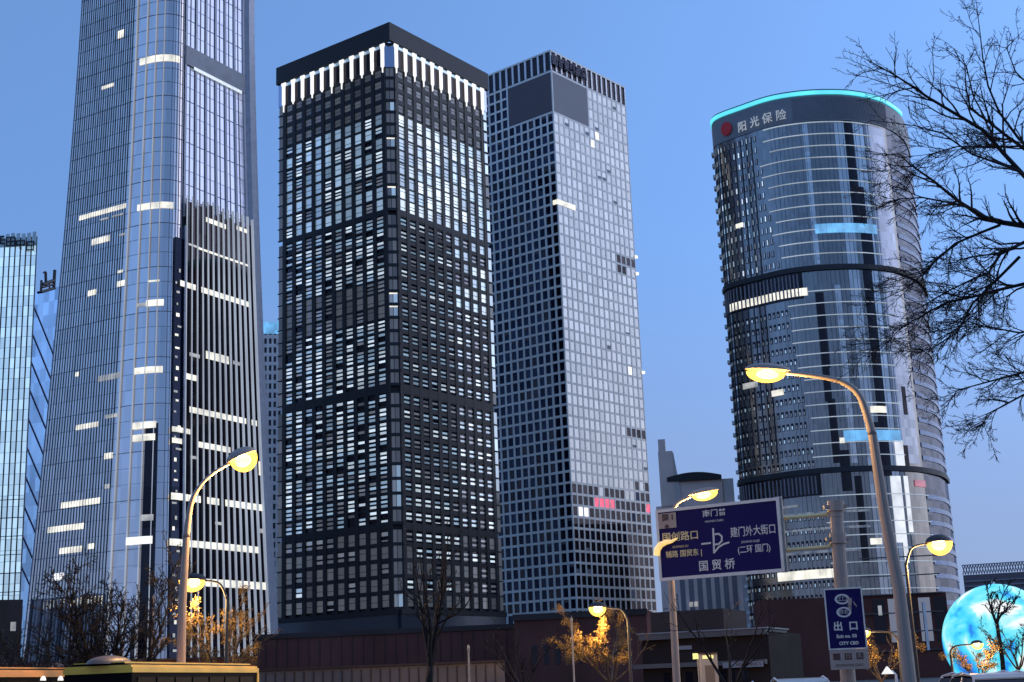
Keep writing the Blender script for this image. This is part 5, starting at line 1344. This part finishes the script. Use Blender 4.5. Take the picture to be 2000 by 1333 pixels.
def big_tree():
    rg = random.Random(11)
    root = thing('bare_tree', tuple(Vector((at(2190, 1200, 25).x, at(2190, 1200, 25).y, 0))), 'large bare tree with dark branches reaching in from the right edge', 'tree')
    base = Vector((at(2190, 1200, 25).x, at(2190, 1200, 25).y, 0))
    tr = [base, base + Vector((.05, .1, 3)), at(2150, 800, 25), at(2120, 520, 25.2), at(2100, 330, 25.4), at(2060, 120, 25.6), at(2030, -60, 25.8)]
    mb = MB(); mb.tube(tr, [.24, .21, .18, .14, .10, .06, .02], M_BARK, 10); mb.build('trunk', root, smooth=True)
    B = [
        ([(2125, 500), (2055, 462), (2000, 441), (1951, 436), (1915, 420), (1872, 390), (1822, 353), (1780, 322), (1755, 300)], .060, .007, 25.0, -.8),
        ([(1940, 433), (1905, 408), (1870, 398), (1803, 386), (1757, 387), (1710, 405)], .026, .005, 25.0, .9),
        ([(2110, 420), (2055, 375), (2000, 345), (1960, 300), (1918, 256), (1870, 226), (1810, 192), (1780, 168), (1748, 146), (1715, 128), (1686, 113)], .048, .005, 25.3, -1.2),
        ([(1748, 146), (1745, 120), (1730, 92)], .008, .003, 24.1, 0), ([(1810, 192), (1775, 178), (1740, 165), (1690, 150), (1650, 145)], .012, .003, 24.4, 0),
        ([(2100, 350), (2045, 320), (2000, 292), (1964, 262), (1930, 240), (1895, 214), (1885, 170), (1883, 135), (1880, 105)], .040, .004, 25.6, .8),
        ([(2095, 345), (2040, 315), (1990, 270), (1951, 218), (1930, 166), (1920, 112), (1913, 55), (1905, 0)], .032, .004, 25.4, 1.2),
        ([(1930, 240), (1900, 190), (1888, 130), (1868, 110), (1845, 95), (1832, 88)], .014, .003, 25.8, -.4),
        ([(1815, 196), (1825, 150), (1822, 100), (1825, 72)], .010, .003, 25.0, .3),
        ([(2120, 520), (2060, 490), (2000, 474), (1955, 498), (1930, 533), (1902, 546), (1850, 570), (1800, 602)], .040, .005, 24.6, -1.0),
        ([(1951, 440), (1920, 453), (1865, 476), (1828, 510), (1805, 533), (1770, 560), (1720, 590)], .026, .004, 24.9, -.8),
        ([(2130, 590), (2060, 570), (2000, 556), (1950, 567), (1900, 580), (1850, 592), (1808, 612), (1760, 640), (1720, 680)], .038, .004, 25.1, .9),
        ([(1990, 500), (1950, 545), (1900, 592), (1870, 650), (1822, 682), (1788, 692)], .026, .004, 24.6, -.3),
        ([(2140, 740), (2070, 725), (2000, 727), (1930, 745), (1870, 765), (1850, 797)], .028, .004, 25.2, .5),
        ([(2140, 790), (2060, 765), (2000, 770), (1955, 795), (1930, 808), (1922, 830), (1905, 846)], .022, .003, 24.8, 0),
        ([(1930, 825), (1900, 838), (1888, 822), (1862, 812)], .008, .003, 24.8, 0),
        ([(2100, 250), (2040, 200), (1985, 140), (1965, 92), (2000, 60)], .022, .003, 25.9, .6),
        ([(2110, 400), (2040, 365), (1980, 330), (1900, 300), (1840, 262), (1790, 245), (1700, 235)], .028, .004, 24.7, -.5),
        ([(2120, 620), (2050, 640), (1990, 650), (1930, 640), (1880, 640), (1830, 662), (1800, 690)], .022, .003, 25.6, .6),
        ([(2110, 330), (2050, 290), (1990, 285), (1930, 290), (1870, 285), (1820, 300), (1770, 330), (1720, 345)], .024, .003, 25.5, .3),
    ]
    for i, (px_, r0, r1, D, dd) in enumerate(B):
        n = len(px_)
        pts = [at(x + rg.uniform(-2, 2), y + rg.uniform(-2, 2), D + dd * j / n + rg.uniform(-.05, .05)) for j, (x, y) in enumerate(px_)]
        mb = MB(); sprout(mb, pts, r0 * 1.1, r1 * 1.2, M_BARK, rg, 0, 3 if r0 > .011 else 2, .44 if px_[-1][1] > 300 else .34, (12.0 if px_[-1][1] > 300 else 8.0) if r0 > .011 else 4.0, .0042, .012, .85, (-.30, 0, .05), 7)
        mb.build('branch', root)
big_tree()

def bare_tree(label, x, ybase_h, D, height, seed, lean=0.0, forks=3, m=None, leaves=None, spread=.55, group=None, lv=4, leafn=0, rtr=None, cat='tree', dens=2.6):
    rg = random.Random(seed); b = at(x, 1330, D); base = Vector((b.x, b.y, 0)); m = m or M_BARK
    root = thing('bare_tree', tuple(base), label, cat, group)
    h1 = height * ybase_h; r = rtr or height * .022
    tr = twig_path(base, Vector((lean, 0, 1)), h1, 5, .05, rg)
    mb = MB(); mb.tube(tr, [r * (1.15 - .3 * i / 5) for i in range(6)], m, 10); mb.build('trunk', root, smooth=True)
    mb = MB()
    for k in range(forks):
        a = 2 * math.pi * (k + rg.uniform(-.2, .2)) / forks + 0.4
        d = Vector((math.cos(a) * spread + lean * .5, math.sin(a) * spread, 1))
        pts = twig_path(tr[-1] - Vector((0, 0, .05)), d, (height - h1) * rg.uniform(.8, 1.05), 7, .10, rg, .02)
        sprout(mb, pts, r * .62, r * .08, m, rg, 0, lv, .52, dens, max(.008, D * .00026), .03, .7, None, 6)
    mb.build('crown', root)
    if leafn:
        mb2 = MB(); vs_ = mb.v
        for _ in range(leafn):
            p = Vector(vs_[rg.randrange(len(vs_) // 4, len(vs_))]) + Vector((rg.gauss(0, .12), rg.gauss(0, .12), rg.gauss(0, .12)))
            d = Vector((rg.gauss(0, 1), rg.gauss(0, 1), rg.gauss(0, 1))).normalized() * rg.uniform(.04, .09); e_ = d.cross(Vector((rg.gauss(0, 1), rg.gauss(0, 1), 1))).normalized() * d.length * .35
            mb2.face([p - d, p + e_, p + d, p - e_], leaves)
        mb2.build('leaves', root, kind='stuff')
    return root
TG = 'bare street trees'
bare_tree('bare multi-stemmed tree before the foot of the flared tower', 225, .14, 62, 7.4, 3, -.05, 6, lv=4, spread=.75, dens=5.4, rtr=.19)
bare_tree('dark bare tree behind the two buses, left of the multi-stemmed tree', 105, .22, 78, 6.8, 8, -.1, 5, lv=4, spread=.8, dens=5.4, rtr=.17)
bare_tree('small dark leafy tree at the foot of the cyan tower', 5, .3, 90, 6.2, 5, .05, 4, leaves=M_LEAF_D, leafn=900, lv=3, spread=.6)
bare_tree('lamplit bare tree with yellow leaves right of the tall left lamp', 430, .25, 96, 8.4, 21, .0, 5, M_BARK2, M_LEAF_Y, .75, lv=4, leafn=9000)
bare_tree('slim dark bare tree before the dark brown podium', 832, .35, 55, 7.2, 14, .06, 5, lv=3, spread=.28, dens=2.4, rtr=.17)
bare_tree('bushy lamplit tree with yellow leaves under the pale grid tower', 1190, .2, 112, 7.2, 31, .0, 6, M_BARK2, M_LEAF_Y, .8, lv=4, leafn=13000)
bare_tree('dark bare tree at the lower left of the lamplit bushy tree', 1045, .3, 60, 4.6, 44, -.35, 4, lv=3, spread=.7)
bare_tree('bare tree with open dark limbs before the layered low building', 1425, .18, 58, 5.6, 9, .02, 4, lv=3, spread=.6, dens=2.0)
bare_tree('small amber lit tree beside the exit sign', 1722, .2, 104, 4.9, 52, .0, 5, M_BARK2, M_LEAF_Y, .9, lv=4, leafn=4000)
bare_tree('low bare shrub tree lit amber before the glowing dome', 1915, .15, 123, 4.0, 61, .0, 6, M_BARK2, M_LEAF_Y, .9, lv=4, leafn=4500)
bare_tree('tall thin dark tree standing before the glowing dome', 1962, .6, 146, 9.6, 66, -.05, 4, lv=3, spread=.45, dens=4.2)
bare_tree('leafless dark tree at the foot of the dome by the right edge', 1995, .25, 122, 5.6, 71, .0, 5, leaves=M_LEAF_D, leafn=500, lv=4, spread=.7)
